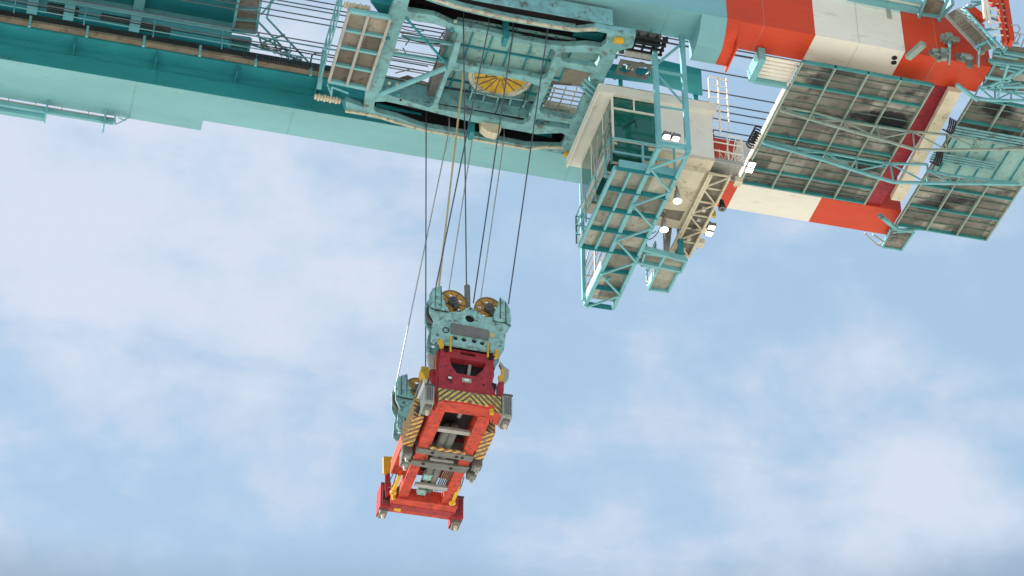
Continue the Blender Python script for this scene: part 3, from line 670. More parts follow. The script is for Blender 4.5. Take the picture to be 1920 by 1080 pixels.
for k in range(4): y = w0.y + (w1.y - w0.y) * k / 3; m.box(w0.x - .3, w1.x + .05, y - .03, y + .03, 54.05, 54.115)
m.build('winch_frame', M['black'], tr)
MB().box(w0.x - .05, w1.x - .1, w0.y + .42 * (w1.y - w0.y), w0.y + .72 * (w1.y - w0.y), 54.203, 54.6).build('winch_motor', M['dark'], tr)
MB().tube((w0.x, w0.y + .1, 54.32), (w1.x - .15, w0.y + .1, 54.32), .10, 16).build('winch_drum', M['dark2'], tr)
MB().disc((w1.x, w0.y + .25, 54.3), (1, 0, 0), .16, .05, 18).build('brake_disc', M['dark'], tr)
MB().box(w0.x - .2, w1.x - .25, w1.y + .02, w1.y + .22, 54.0, 54.05).build('winch_guard', M['light'], tr)
for k in range(3): MB().beam(PZ(c3(240 + k * 22, 820 - k * 35), 53.9), PZ(c3(390 + k * 22, 950 - k * 35), 53.9), .06).build('strut', M['tq'], tr)
# rear end beam and bracket right of the trolley (behind the cab)
q = T([(480, 660), (900, 720), (920, 610), (1390, 720), (1400, 905), (1340, 900), (960, 800), (480, 735)], 54.15, c3)
MB().prism(q, (0, 0, .3)).build('end_beam', M['teal'], tr)
# ------------------------------------------------------------------ operator cab
YC = 54.9; ZF = 51.5
pt = lambda q: PY(q, YC)
XA = pt(c4(520, 240)).x - .05; XB = pt((1336, 240)).x; ZR = pt((1150, 172)).z
YE = YC + 3.45
cb = thing('operator_cab', 'cream operator cab with green tinted windows hanging at the trolley end', 'cab', ((XA + XB) / 2, YC + 1.7, ZF))
xw = pt(c4(900, 400)).x; zs = pt(c4(590, 690)).z; zh = pt(c4(540, 270)).z
# near wall: solid panel on the right, window bay on the left
wallm = MB().box(xw, XB, YC, YC + .06, ZF, ZR - .2).box(XA, xw - .002, YC, YC + .06, zh + .02, ZR - .2)
wallm.box(XB - .06, XB, YC + .062, YE, ZF, ZR).box(XA, XB, YE - .06, YE, ZF, ZR - .2)
wallm.build('wall', M['cab'], cb)
MB().box(XA - .40, XB + .12, YC - .15, YE + .1, ZR - .2, ZR + .12).build('roof', M['cab'], cb)
MB().prism([(XA - .41, YC - .16, ZR - .28), (XA - .41, YE + .1, ZR - .28), (XA - .41, YE + .1, ZR + .05), (XA - .41, YC - .16, ZR + .05)], (-.05, 0, 0)).build('roof_fascia', M['cab'], cb)
# floor, with glazed front part
xg = XA + 1.15
fl = MB().box(xg, XB, YC, YE, ZF - .12, ZF - .002).box(XA, XA + .14, YC, YE, ZF - .1, ZF - .002).box(XA + .142, xg - .002, YE - .5, YE, ZF - .1, ZF - .002).box(XA + .142, xg - .002, YC + 1.5, YC + 1.62, ZF - .1, ZF - .002)
fl.build('floor', M['beige'], cb)
MB().box(XA + .142, xg - .003, YC + .065, YE - .503, ZF - .05, ZF - .03).build('window', M['glass'], cb)
w = MB().box(XA + .06, xw - .01, YC + .02, YC + .04, zs - .6, zh); w.build('window', M['glass'], cb)
MB().box(XA, XA + .03, YC + .07, YE - .1, ZF + .05, ZR - .25).build('window', M['glass'], cb)
m = MB().box(XA, XA + .06, YC - .02, YC + .05, ZF, zh).box(XA + .06, xw, YC - .02, YC + .05, zs - .02, zs + .05)
zmid = pt(c4(600, 410)).z
m.box(XA + .06, xw, YC - .022, YC + .05, zmid - .03, zmid + .03)
m.box((XA + xw) / 2, (XA + xw) / 2 + .05, YC - .021, YC + .05, zmid + .031, zh)
for k in range(2): y = YC + 1.3 * k + .9; m.box(XA - .02, XA + .04, y, y + .06, ZF, ZR - .2)
m.box(XA - .03, XA + .04, YC, YE, ZF - .02, ZF + .12)
m.build('window_frame', M['cab'], cb)
m = MB().box(XA + .5, XA + 1.1, YC + 1.2, YC + 1.8, ZF + .3, ZF + 1.1).box(XA + .2, XA + .7, YC + .4, YC + .8, ZF + .2, ZF + .7); m.build('seat', M['teal'], cb)
m = MB()
for k in range(4): m.box(XA + .2 + k * .62, XA + .2 + k * .62 + .56, YC + .0, YC + .15, ZR + .14, ZR + .30)
m.build('roof_duct', M['light'], cb)
MB().box(XB - .003 + .005, XB + .12, YC + .2, YC + .9, ZF + .2, ZR - .7).build('door', M['crim'], cb)
m = MB()
for x in (XA + .4, XB - .4):
    for y in (YC + .3, YE - .3): m.box(x - .07, x + .07, y - .07, y + .07, ZR + .12, 54.42)
m.build('hanger', M['teal'], cb)
m = MB(); q0 = PZ(c4(340, 720), ZF + .1); q1 = PZ(c4(470, 440), ZF + .1)
zz0 = [PY(c4(*q), YC + .3) for q in ((330, 710), (470, 420), (500, 560), (560, 700), (590, 680), (540, 400), (390, 650), (430, 620), (350, 850), (370, 1000), (500, 690), (375, 940))]
for a_, b_ in ((0, 8), (8, 9), (1, 2), (2, 3), (5, 8), (10, 11), (6, 9), (2, 11)): m.tube(zz0[a_], zz0[b_], .022)
m.build('side_rail', M['light'], cb)
m = MB().tube((XA + .35, YC - .03, zs + .5), (XA + .75, YC - .03, zs + .95), .012).tube((XA + .75, YC - .03, zs + .95), (XA + .8, YC - .03, zs + .6), .01); m.build('wiper', M['black'], cb)
for k in range(3): MB().box(XA + .2, xg - .05, YC + .35 + k * .5, YC + .40 + k * .5, ZF - .1, ZF - .051).build('window_guard', M['cab'], cb)
# lower beige box under the cab
a = PZ(c4(1180, 860), ZF - .13); MB().box(XB - 1.0, XB - .2, YC + .4, YC + 1.2, ZF - .32, ZF - .125).build('service_box', M['beige'], cb)
# caged ladder and basket at the right of the cab
ld = thing('caged_ladder', 'white hooped ladder with a railed basket at the right side of the cab', 'ladder', (XB + .3, YC, ZF))
m = MB(); yl = YC + .15
for x0_, x1_ in ((1385, 1410), (1545, 1575)):
    m.tube(PY(c4(x0_, 130), yl), PY(c4(x1_, 600), yl), .028)
m.path([PY(c4(*t), yl) for t in ((1385, 130), (1400, 112), (1500, 130), (1550, 165), (1545, 180))], .028)
m.tube(PY(c4(1470, 130), yl), PY(c4(1490, 610), yl), .035)
m.build('cage', M['white'], ld)
m = MB()
for k in range(8): m.tube(PY(c4(1390 + k * 2, 180 + k * 55), yl), PY(c4(1545 + k * 3, 205 + k * 55), yl), .016)
m.build('rung', M['white'], ld)
m = MB()
fl0 = [PZ(c4(*t), ZF - .05) for t in ((1425, 830), (1690, 870), (1720, 930), (1480, 900))]
bx = [PY(c4(*t), yl) for t in ((1430, 850), (1700, 900))]
b0, b1 = bx; dY = V(0, .75, 0)
m2 = MB().prism([b0, b1, b1 + dY, b0 + dY], (0, 0, .05)); m2.build('basket_floor', M['light'], ld)
for z in (.35, .7, 1.05):
    m.tube(b0 + V(0, 0, z), b1 + V(0, 0, z), .022).tube(b1 + V(0, 0, z), b1 + dY + V(0, 0, z), .022).tube(b0 + dY + V(0, 0, z), b1 + dY + V(0, 0, z), .022)
for q in (b0, b0.lerp(b1, .5), b1, b1 + dY, b0 + dY, b0.lerp(b1, .5) + dY): m.tube(q, q + V(0, 0, 1.1), .022)
for k in range(3): q = b1 + V(-.15 - .1 * k, .2, 0); m.tube(q, q + V(.25, .1, 1.2), .02)
for k in range(5): m.tube(b0.lerp(b1, .35 + .13 * k) + dY * (k % 2), b0.lerp(b1, .5 + .1 * k) + dY * (1 - k % 2) + V(0, 0, 1.0), .016)
m.build('basket_rail', M['white'], ld)
MB().beam(b0 - V(0, 0, .04), b1 - V(0, 0, .04), .06, .12).build('basket_beam', M['light'], ld); MB().beam(b0 + dY - V(0, 0, .04), b1 + dY - V(0, 0, .04), .06, .12).build('basket_beam', M['light'], ld)
# ------------------------------------------------------------------ beige maintenance walkway right of the cab
zb_ = 51.35
bw = thing('lattice_walkway', 'rusty beige lattice walkway reaching out behind the cab', 'walkway', PZ(c5(900, 500), zb_))
E0 = [PZ(q, zb_) for q in (c4(1430, 900), c4(1700, 990))]; E1 = [PZ(q, zb_) for q in (c5(790, 560), c5(975, 560))]
L0 = PZ(c5(1080, 40), zb_); L1 = PZ(c5(800, 545), zb_); R0 = PZ(c5(1250, 0), zb_); R1 = PZ(c5(975, 560), zb_)
xL = (L0.x + L1.x) / 2; xR = (R0.x + R1.x) / 2; yN = YC + .5; yF = L1.y
MB().box(xL, xR, yN, yF, zb_, zb_ + .04).build('deck_plate', M['wood'], bw)
m = MB()
for x in (xL, (xL + xR) / 2 - .25, xR): m.box(x - .035, x + .035, yN - .02, yF + .02, zb_ - .12, zb_ - .003)
m.build('stringer', M['beige'], bw)
m = MB(); nb = 6
for k in range(nb + 1):
    y = yN + (yF - yN) * k / nb; m.beam((xL, y, zb_ - .05), (xR, y, zb_ - .05), .05)
    if k < nb:
        y2 = yN + (yF - yN) * (k + 1) / nb; m.beam((xL if k % 2 else xR, y, zb_ - .08), (xR if k % 2 else xL, y2, zb_ - .08), .045)
m.build('lattice', M['beige'], bw)
m = MB()
for x in (xR + .05,):
    for z in (.5, 1.0): m.tube((x, yN, zb_ + z), (x, yF, zb_ + z), .022)
    for k in range(7): y = yN + (yF - yN) * k / 6; m.tube((x, y, zb_), (x, y, zb_ + 1.0), .022)
m.build('railing', M['beige'], bw)
q = [PZ(c5(*t), zb_ - .02) for t in ((730, 240), (800, 215), (960, 240), (890, 380))]
MB().prism([PZ(c5(*t), zb_ + .02) for t in ((740, 215), (930, 235), (890, 310), (720, 270))], (0, 0, .04)).build('side_plate', M['wood'], bw)
# conduit bundle at the centre
m = MB()
for k in range(7):
    m.tube(PZ(c5(760 + k * 14, 190 + 10 * (k % 2)), zb_ + .2), PZ(c5(770 + 6 * k, 545), zb_ + .3), .022)
m.build('conduit', M['steel'], bw)
rr = random.Random(77)
for k in range(8):
    a = PZ(c5(rr.uniform(620, 800), rr.uniform(200, 540)), 51.0); b = a + V(rr.uniform(-.5, .3), rr.uniform(.3, .9), rr.uniform(-.3, .5))
    if k % 2: MB().tube(a, b, .018).build('conduit', M[('light', 'tq', 'steel', 'beige')[k % 4]], bw)
    else: MB().path([a.lerp(b, t / 6) - V(0, 0, .2 * math.sin(math.pi * t / 6)) for t in range(7)], .015).build('cable', M['black'], bw)
for k in range(6):
    a = PZ(c5(1075 - k * 38, 230 + k * 75), 51.2); MB().box(a.x - .05, a.x + .07, a.y - .05, a.y + .06, a.z, a.z + rr.uniform(.08, .2)).build('clamp', M[('beige', 'light', 'steel')[k % 3]], bw)
# ------------------------------------------------------------------ hanging gangway below the girders
ZG = 50.35; YN, YF_ = 53.45, 61.3
gw = thing('hanging_gangway', 'turquoise gangway hung on tall posts crossing below both girders', 'gangway', (18.2, 57, ZG))
xc_ = PZ(c5(470, 270), ZG).x; xr_ = PZ(c5(760, 160), ZG).x; xl_ = PZ(c5(170, 360), ZG).x
ya0 = PZ((1206, 320), ZG).y; ya1 = PZ(c5(110, 490), ZG).y; ye = PZ(c5(150, 940), ZG).y
wg = mat('gangway_deck_plate', (.34, .335, .275), .8, .25, .75, (.11, .09, .06), 1.8, rsc=2.2, thr=.57, cell=1.1)
MB().box(xl_, xr_, ya0, ya1, ZG, ZG + .05).box(xc_, xr_, ya1 + .003, ye - .25, ZG, ZG + .05).build('deck_plate', wg, gw)
m = MB()
for x, y0_, y1_, w in ((xl_, ya0, ya1, .09), ((xl_ + xc_) / 2, ya0, ya1, .07), (xc_, YN, ye, .13), (xr_, YN, ye, .11)):
    m.box(x - w / 2, x + w / 2, y0_, y1_, ZG - .16, ZG - .003)
m.build('chord', M['tq'], gw)
m = MB(); k = 0; ny = 6
rows = [ya0 + (ya1 - ya0) * i / 4 for i in range(5)]
for y in rows: m = MB(); m.box(xl_ + .05, xr_, y - .035, y + .03, ZG - .11, ZG - .004).box(xl_ + .05, xr_, y - .06, y - .037, ZG - .20, ZG - .005); m.build('cross_beam', M['teal'], gw)
rows2 = [ya1 + (ye - ya1) * i / 3 for i in range(1, 4)]
for y in rows2: m = MB(); m.box(xc_ + .05, xr_ - .05, y - .035, y + .035, ZG - .11, ZG - .004).box(xc_ + .05, xr_ - .05, y - .06, y - .037, ZG - .20, ZG - .005); m.build('cross_beam', M['teal'], gw)
m = MB(); allr = [YN] + rows + rows2
zz = [YN + (ye - YN) * i / 9 for i in range(10)]
for i in range(9): m.beam((xc_ if i % 2 else xr_, zz[i], ZG - .22), (xr_ if i % 2 else xc_, zz[i + 1], ZG - .22), .055)
m.build('zigzag_brace', M['tq'], gw)
# posts
for x in (xc_, xr_):
    t = MB().box(x - .075, x + .075, YN - .075, YN + .075, ZG - .1, GZ - .01 + .9 * 0); t.build('post', M['tq'], gw)
for x in (xc_ - .08, xr_ - .95):
    pass
pf = PY((1095, 565), YF_)
MB().box(pf.x - .06, pf.x + .06, YF_ - .06, YF_ + .06, ZG - .1, GZ + .6).build('post', M['tq'], gw)
p2x = PY(c5(245, 600), YF_).x
MB().box(p2x - .045, p2x + .045, YF_ - 1.3, YF_ - 1.2, ZG - .1, GZ - .02).build('post', M['tq'], gw)
m = MB(); zt0, zt1 = ZG - .05, GZ
lev = [pt((1228, y)).z for y in (130, 265)]
tp = [PY(c3(*q), YN) for q in ((925, 640), (1230, 390), (960, 670), (1250, 720), (960, 680), (1250, 1000))]
m.beam(tp[0], tp[1], .07).beam(tp[2], tp[3], .07).beam(PY(c3(960, 690), YN), PY(c3(1215, 980), YN), .05)
m.beam(PY(c4(920, 380), YN), PY(c4(1190, 420), YN), .05).beam(PY(c4(930, 712), YN), PY(c4(1225, 757), YN), .12)
m.build('post_brace', M['tq'], gw)
# railings: near edge, left edge, right edge, far end
def rail(pts, parent, matn, h=1.1, n=3, r=.024, name='railing', posts=1.0):
    m = MB()
    for a, b in zip(pts, pts[1:]):
        a, b = Vector(a), Vector(b)
        for k in range(1, n + 1): m.tube(a + V(0, 0, h * k / n), b + V(0, 0, h * k / n), r)
        c = max(1, int((b - a).length / posts))
        for k in range(c + 1): q = a.lerp(b, k / c); m.tube(q, q + V(0, 0, h), r * 1.2)
    return m.build(name, M[matn], parent)
z0 = ZG + .02
rail([(xl_ - .1, ya0 + .6, z0), (xl_ - .1, ya0, z0), (xr_, ya0, z0)], gw, 'tq', 1.1, 2, .035)
rail([(xl_ - .1, ya0 + .65, z0), (xl_ - .1, ya1, z0), (xc_ - .05, ya1 + .05, z0)], gw, 'tq')
rail([(xc_ - .06, ya1 + .1, z0), (xc_ - .06, ye, z0), (xr_ + .06, ye, z0), (xr_ + .06, ya0 + .8, z0)], gw, 'light')
MB().box(xl_ - .05, xl_ - .047, ya1 - .5, ya1, ZG, ZG + .2).box(xc_ - .07, xc_ - .067, ya1 + .3, ye, ZG - .05, ZG + .17).build('sunlit_edge_board', M['white'], gw)  # left edges coloured white in place of sun glare
MB().beam((xl_ + .1, ya0 - .1, ZG + .05), (xr_, ya0 - .1, ZG + .05), .1, .22).build('edge_beam', M['tq'], gw)
m = MB().tube((xc_ - .5, YF_ - .5, ZG + 2.4), (pf.x, YF_, ZG + 3.2), .02).tube((pf.x + .05, YF_, ZG + 1.2), (pf.x + .5, YF_ - .9, ZG + 4.2), .02)
m.build('stay', M['light'], gw)
# small landing to the right
l2 = thing('small_landing', 'small turquoise framed landing below the end of the beige lattice walkway', 'platform', PZ(c5(800, 700), ZG))
q = [PZ(c5(*t), ZG) for t in ((790, 570), (945, 600), (900, 690), (875, 700), (800, 845), (650, 825), (720, 660), (590, 640), (620, 545))]
MB().prism(q, (0, 0, .05)).build('deck_plate', wg, l2)
m = MB()
for a, b in zip(q, q[1:] + q[:1]): m.beam(a - V(0, 0, .05), b - V(0, 0, .05), .07, .12)
m.beam(PZ(c5(545, 620), ZG - .06), PZ(c5(900, 695), ZG - .06), .08, .16).beam(PZ(c5(780, 570), ZG - .06), PZ(c5(725, 665), ZG - .06), .08, .12).beam(PZ(c5(600, 520), ZG - .06), PZ(c5(940, 610), ZG - .06), .08, .2)
m.build('deck_frame', M['tq'], l2)
MB().box(*sorted((PZ(c5(550, 590), ZG).x, PZ(c5(720, 620), ZG).x)), PZ(c5(600, 590), ZG).y, PZ(c5(600, 640), ZG).y, ZG + .06, ZG + .25).build('cabinet', M['white'], l2)
ql = PZ(c5(650, 825), ZG); qt = PZ(c5(715, 665), ZG)
m = MB().box(ql.x - .05, ql.x - .02, qt.y + .1, ql.y, ZG + .0, ZG + .2); m.build('sunlit_edge_board', M['white'], l2)  # white edge, sunlight put into the colour
rail([(qt.x - .02, qt.y, z0), (ql.x - .05, ql.y, z0)], l2, 'tq', 1.0, 2)
rail([(PZ(c5(800, 845), ZG).x + .05, ql.y, z0), (PZ(c5(800, 845), ZG).x + .05, qt.y + .3, z0)], l2, 'tqd', .3, 1)
m = MB().box(qt.x + .6, qt.x + .75, qt.y - .5, qt.y - .35, ZG + .1, GZ - .3).box(xL + .1, xL + .2, yF - .3, yF - .2, ZG + .1, zb_ - .14); m.build('hanger', M['teal'], l2)
# ------------------------------------------------------------------ lamps
def square_lamp(px, z, label, tilt=0.0, s=.19, n='floodlight', py=None):
    c = PZ(px, z) if py is None else PY(px, py)
    t = thing(n, label, 'floodlight', c, 'lit floodlights on the crane')
    MB().box(c.x - s / 2 - .03, c.x + s / 2 + .03, c.y - s * .42 - .03, c.y + s * .42 + .03, c.z, c.z + .12).build('housing', M['steel'], t)
    o = MB().box(c.x - s / 2, c.x + s / 2, c.y - s * .42, c.y + s * .42, c.z - .02, c.z - .003).build('lens', M['lamp'], t)
    m = MB().box(c.x - .02, c.x + .02, c.y + .1, c.y + .14, c.z + .121, c.z + .35); m.build('bracket', M['light'], t); return t
square_lamp(c4(1008, 655), 50.75, 'left of the two square lit lamps on the gangway post frame')
square_lamp(c4(1090, 672), 50.75, 'right of the two square lit lamps on the gangway post frame')
square_lamp(c4(1775, 905), 54.3, 'upper square lit lamp at the left corner of the large boom platform', s=.21)
square_lamp(c4(1752, 955), 54.3, 'lower square lit lamp at the left corner of the large boom platform', s=.22)
square_lamp(c5(1140, 360), 51.3, 'upper square lit lamp at the right edge of the beige lattice walkway')
square_lamp(c5(1120, 408), 51.3, 'lower square lit lamp at the right edge of the beige lattice walkway', s=.2)
def round_lamp(px, z, label, s=.26):
    c = PZ(px, z); t = thing('round_floodlight', label, 'floodlight', c, 'round lit floodlights below the cab')
    MB().tube(c + V(0, 0, .42), c + V(0, 0, 0), .07, 16, s * .52).build('shade', M['light'], t, True)
    MB().disc(c - V(0, 0, .012), (0, 0, 1), s * .5, .02, 20).build('lens', M['lampw'], t)
    MB().tube(c + V(0, 0, .42), c + V(0, 0, .7), .03).build('stem', M['steel'], t)
round_lamp(c5(873, 152), 50.6, 'round lit floodlight directly under the beige cab floor')
round_lamp(c5(770, 375), 50.6, 'round lit floodlight lower down between gangway and lattice walkway')
# loud hailer and beacon
c = PZ(c5(1222, 215), 51.2)
hn = thing('loudspeaker_horn', 'black horn loudspeaker at the right end of the lattice walkway', 'loudspeaker', c)
MB().tube(c + V(0, 0, .35), c + V(.0, 0, 0), .06, 14, .13).build('horn', M['black'], hn, True)
MB().disc(c - V(0, 0, .01), (0, 0, 1), .12, .02, 16, .05).build('horn_rim', M['steel'], hn)
MB().beam(c + V(0, 0, .36), c + V(-.35, -.1, .4), .05).build('bracket', M['beige'], hn)
c = PZ(c5(1160, 278), 51.2)
MBo = MB().tube(c + V(0, 0, .2), c, .06, 10).tube(c + V(0, 0, .2), c + V(0, 0, .4), .03)
tag(MBo.build('warning_beacon', M['yel']), 'small amber beacon just left of the black horn loudspeaker', 'beacon')
# junction boxes on lattice walkway
for i, (a, lab) in enumerate((((1070, 385), 'upper beige junction box on the right edge of the lattice walkway'), ((1050, 500), 'lower beige junction box on the right edge of the lattice walkway'), ((1345, 20), 'beige junction box above the black horn loudspeaker'))):
    c = PZ(c5(*a), 51.3); j = MB().box(c.x - .12, c.x + .12, c.y - .12, c.y + .12, c.z, c.z + .2).tube(c + V(0, .13, .1), c + V(0, .3, .1), .02)
    tag(j.build('junction_box', M['beige']), lab, 'junction box')
# ------------------------------------------------------------------ ropes along the boom, ropes to the headblock
zr = 56.2
specs = [(c1(1500, 0), zr), (c1(1730, 0), zr), (c1(1900, 30), zr), (c1(1050, 0), zr), (c1(1220, 0), 56.5), (c1(0, 60), 56.8)]
lines = [((480, 0), 56.4), ((520, 0), 56.4), ((577, 0), 56.4), ((345, 0), 56.4), ((408, 0), 56.4), ((490, 62), 56.2), ((430, 70), 56.2), ((90, 0), 57.5), ((30, 5), 57.3)]
ylist = []
for i, (p, z) in enumerate(lines):
    w = PZ(p, z)
    o = MB().tube((-14, w.y, z), (12.5, w.y, z), .022, 6).build('trolley_rope', M['rope'])
    ylist.append((w.y, z))
    tag(o, 'dark steel trolley rope running along the girder left of the trolley', 'rope', 'trolley ropes left of the trolley')
rl = [(1460, 62), (1460, 95), (1500, 160), (1460, 118), (1400, 150), (1420, 190), (1400, 200), (1400, 225), (1390, 240), (1390, 262)]
rl = [c6(200, 325), c6(200, 355), c6(0, 448), c6(100, 590), c6(100, 660), c6(150, 712), c6(200, 770), c6(220, 845), c6(200, 880)]
for i, p in enumerate(rl):
    z = 56.0; w = PZ(p, z)
    o = MB().tube((X_HINGE - 2.5, w.y, z), (xs[0] + 4, w.y, z), .024 if i not in (1,) else .035, 6).build('boom_rope', M['rope'])
    tag(o, 'dark steel rope running along the boom right of the cab', 'rope', 'ropes along the boom right of the cab')
ropes = [  # (top px, top z, bottom px, bottom Y, label, material, radius)
    ((869, 46), 54.9, cA(1168, 95), 54.35, 'steel rope hanging straight down to the grey sleeve between the near sheaves', 'rope', .020),
    ((917, 46), 54.9, cA(805, 200), 54.28, 'steel rope to the outer side of the near left sheave', 'rope', .020),
    ((962, 62), 54.9, cA(1245, 290), 54.28, 'steel rope to the inner side of the near right sheave', 'rope', .020),
    ((1027, 56), 54.9, cA(1640, 300), 54.28, 'steel rope to the outer side of the near right sheave', 'rope', .020),
    ((842, 244), 54.9, (740, 735), 58.7, 'steel rope to the outer side of the far left sheave', 'lrope', .020),
    ((887, 252), 54.9, (808, 760), 58.7, 'steel rope passing the near left sheave down to the far end of the headblock', 'lrope', .020),
    ((945, 262), 54.9, (872, 760), 58.7, 'steel rope crossing behind the near right sheave to the far end of the headblock', 'lrope', .020),
    ((799, 236), 54.9, (798, 700), 56.6, 'steel rope hanging vertically left of the headblock to the yellow bracket', 'rope', .020),
    ((869, 136), 54.5, (822, 545), 54.9, 'pale yellow cable hanging from the trolley to the headblock left side', 'yrope', .030)]
for (a, za, b, yb_, lab, mt_, r) in ropes:
    za = 53.98; top = PZ(a, za)
    o = MB().path([top + V(0, 0, 1.2), top, PY(b, yb_)], r, 8).build('hoist_rope', M[mt_]); tag(o, lab, 'cable' if mt_ == 'yrope' else 'rope', 'ropes hanging from the trolley')
# ------------------------------------------------------------------ headblock
HY = 54.0; HL = 4.95
hb = thing('headblock', 'worn turquoise headblock with four ochre sheaves hanging on the ropes', 'headblock', (12.7, HY + 2.5, 42.1))
hp = lambda x, y: PY(cA(x, y), HY)
pl = [(752, 190), (790, 122), (885, 95), (897, 190), (938, 325), (965, 340), (968, 395), (1040, 385), (1110, 385), (1190, 338), (1215, 330), (1250, 350), (1340, 425), (1400, 450), (1460, 445), (1505, 330), (1545, 225), (1610, 272), (1660, 360), (1672, 480), (1660, 560), (1608, 640), (1590, 820), (1545, 880), (1490, 840), (1200, 795), (885, 742), (800, 735), (772, 700), (780, 560), (800, 480), (752, 380)]
outer = [hp(*p) for p in pl]
def hole(x, y, r): return circ(hp(x, y), r, 16)
holes = [hole(1207, 462, .135), hole(1045, 683, .068), hole(1140, 700, .075), hole(1255, 716, .075), hole(1345, 740, .07), hole(843, 645, .06), hole(1545, 775, .06)]
def headend(y, rear):
    d = V(0, y - HY, 0)
    MB().prism([p + d for p in outer], (0, .07, 0), [[q + d for q in h] for h in holes]).build('side_plate', M['head'], hb)
headend(HY, 0); headend(HY + .55, 1); headend(HY + HL - .55, 0); headend(HY + HL, 1)
def sheave(x, y, r, yy):
    c = PY(cA(x, y), HY + .29); c.y = yy; hs = []
    for k in range(5):
        a = 2 * math.pi * (k + .35) / 5; hs.append(circ(c + V(math.cos(a) * r * .62, -.035, math.sin(a) * r * .62), r * .14, 12))
    ring = circ(c + V(0, -.035, 0), r * .93, 36)
    s = MB().prism(ring, (0, .07, 0), hs).build('sheave', M['wheel'], hb)
    MB().prism(circ(c + V(0, -.06, 0), r, 36), (0, .12, 0), [circ(c + V(0, -.06, 0), r * .925, 36)]).build('rim', M['rim'], s)
    m = MB()
    for k in range(5):
        a = 2 * math.pi * (k + .85) / 5; m.beam(c + V(0, -.045, 0), c + V(math.cos(a) * r * .92, -.045, math.sin(a) * r * .92), .02, .03)
    m.build('spoke', M['rim'], s)
    MB().tube(c + V(0, -.2, -.03), c + V(0, .1, -.03), .13, 16).tube(c + V(0, -.23, -.03), c + V(0, -.2, -.03), .045, 10).tube(c + V(.12, -.16, -.14), c + V(.12, .1, -.14), .07, 10).beam(c + V(0, -.12, -.05), c + V(.1, -.12, -.3), .12, .05).build('hub', M['dark2'], s)
    return s
for yy in (HY + .29, HY + HL - .26):
    sheave(1005, 290, .415, yy); sheave(1410, 365, .405, yy)
for yy in (HY + .35, HY + HL - .2):
    c = PY(cA(868, 420), HY + .35); c.y = yy; MB().disc(c, (0, 1, 0), .41, .12, 30).build('guide_wheel', M['dark2'], hb)
# rope guards on the horns, reinforcement plates, bolts
for y in (HY, HY + HL - .55):
    d = V(0, y - HY, 0)
    for pts in ([(770, 200), (800, 135), (880, 112), (890, 200), (930, 335), (955, 352), (955, 392), (820, 372), (770, 345)],
                [(1470, 430), (1550, 245), (1600, 280), (1600, 500), (1560, 520), (1465, 495)]):
        MB().prism([hp(*p) + d for p in pts], (0, -.04, 0)).build('guard_plate', M['head'], hb)
    m = MB()
    for a, b in (((815, 130), (812, 340)), ((880, 110), (880, 350)), ((760, 355), (830, 380)), ((830, 380), (960, 400)), ((1545, 240), (1545, 480)), ((1605, 290), (1605, 520)), ((1462, 430), (1465, 500)), ((1465, 500), (1600, 522)), ((1600, 522), (1665, 560))):
        m.beam(hp(*a) + d + V(0, -.045, 0), hp(*b) + d + V(0, -.045, 0), .014, .03)
    m.build('seam', M['dark'], hb)
    m = MB()
    for x, yy in ((868, 365), (1530, 495)): m = MB(); m.box(*sorted((hp(x - 45, yy).x, hp(x + 45, yy).x)), y - .075, y - .042, hp(x, yy + 16).z, hp(x, yy - 14).z); m.build('pad_eye', M['head'], hb)
    for x, yy in ((884, 442), (1525, 560)): MB().disc(hp(x, yy) + d + V(0, -.02, 0), (0, 1, 0), .055, .05, 14).build('pin', M['head'], hb)
    MB().disc(hp(1212, 357) + d + V(0, -.01, 0), (0, 1, 0), .03, .03, 10).build('pin', M['dark'], hb)
MB().prism([hp(*p) for p in ((990, 520), (1415, 602), (1412, 712), (990, 636))], (0, -.05, 0)).build('name_plate', M['steel'], hb)
MB().disc(hp(1455, 655) + V(0, -.02, 0), (0, 1, 0), .085, .03, 8).build('decal', M['yrope'], hb)
m = MB()
for x, yy, s in ((935, 595, .1),): m.disc(hp(x, yy) + V(0, -.005, 0), (0, 1, 0), s, .015, 14, s * .7)
m.build('stencil_mark', M['dark'], hb)
zb0 = hp(900, 700).z; zb1 = hp(1200, 560).z
xa0 = hp(830, 600).x; xa1 = hp(1560, 700).x
MB().box(hp(1080, 0).x, hp(1330, 0).x, HY + .09, HY + .12, zb1 - .097, hp(1210, 372).z).build('dark_hole_backing', M['black'], hb)  # black sheet added so the hole in the side plate looks dark
m = MB().box(xa0 + .2, xa1 - .2, HY + .072, HY + .548, zb0 - .12, zb1 - .1)
MB().box(xa0 + .25, xa1 - .25, HY + HL - .478, HY + HL - .003, zb0 - .05, zb1).build('end_box', M['black'], hb)
m.build('end_box', M['black'], hb)  # end boxes coloured black to darken the holes in front
MB().box(xa0 + .5, xa1 - .5, HY + .622, HY + HL - .553, zb0 - .02, zb1 - .1).build('spine_beam', M['head'], hb)
m = MB()
for y in (HY + .62, HY + HL - .9):
    MB().box(xa0 + .0, xa1 - .0, y, y + .3, zb0 - .2, zb0 + .05).build('cross_beam', M['dark'], hb)
s0 = cA(1168, 95); c = PY(cA(1175, 100), HY + .35); cc = PY(cA(1180, 330), HY + .35)
MB().tube(c, cc, .085, 14).tube(c, c + V(0, 0, .03), .06, 12).build('rope_sleeve', M['steel'], hb)
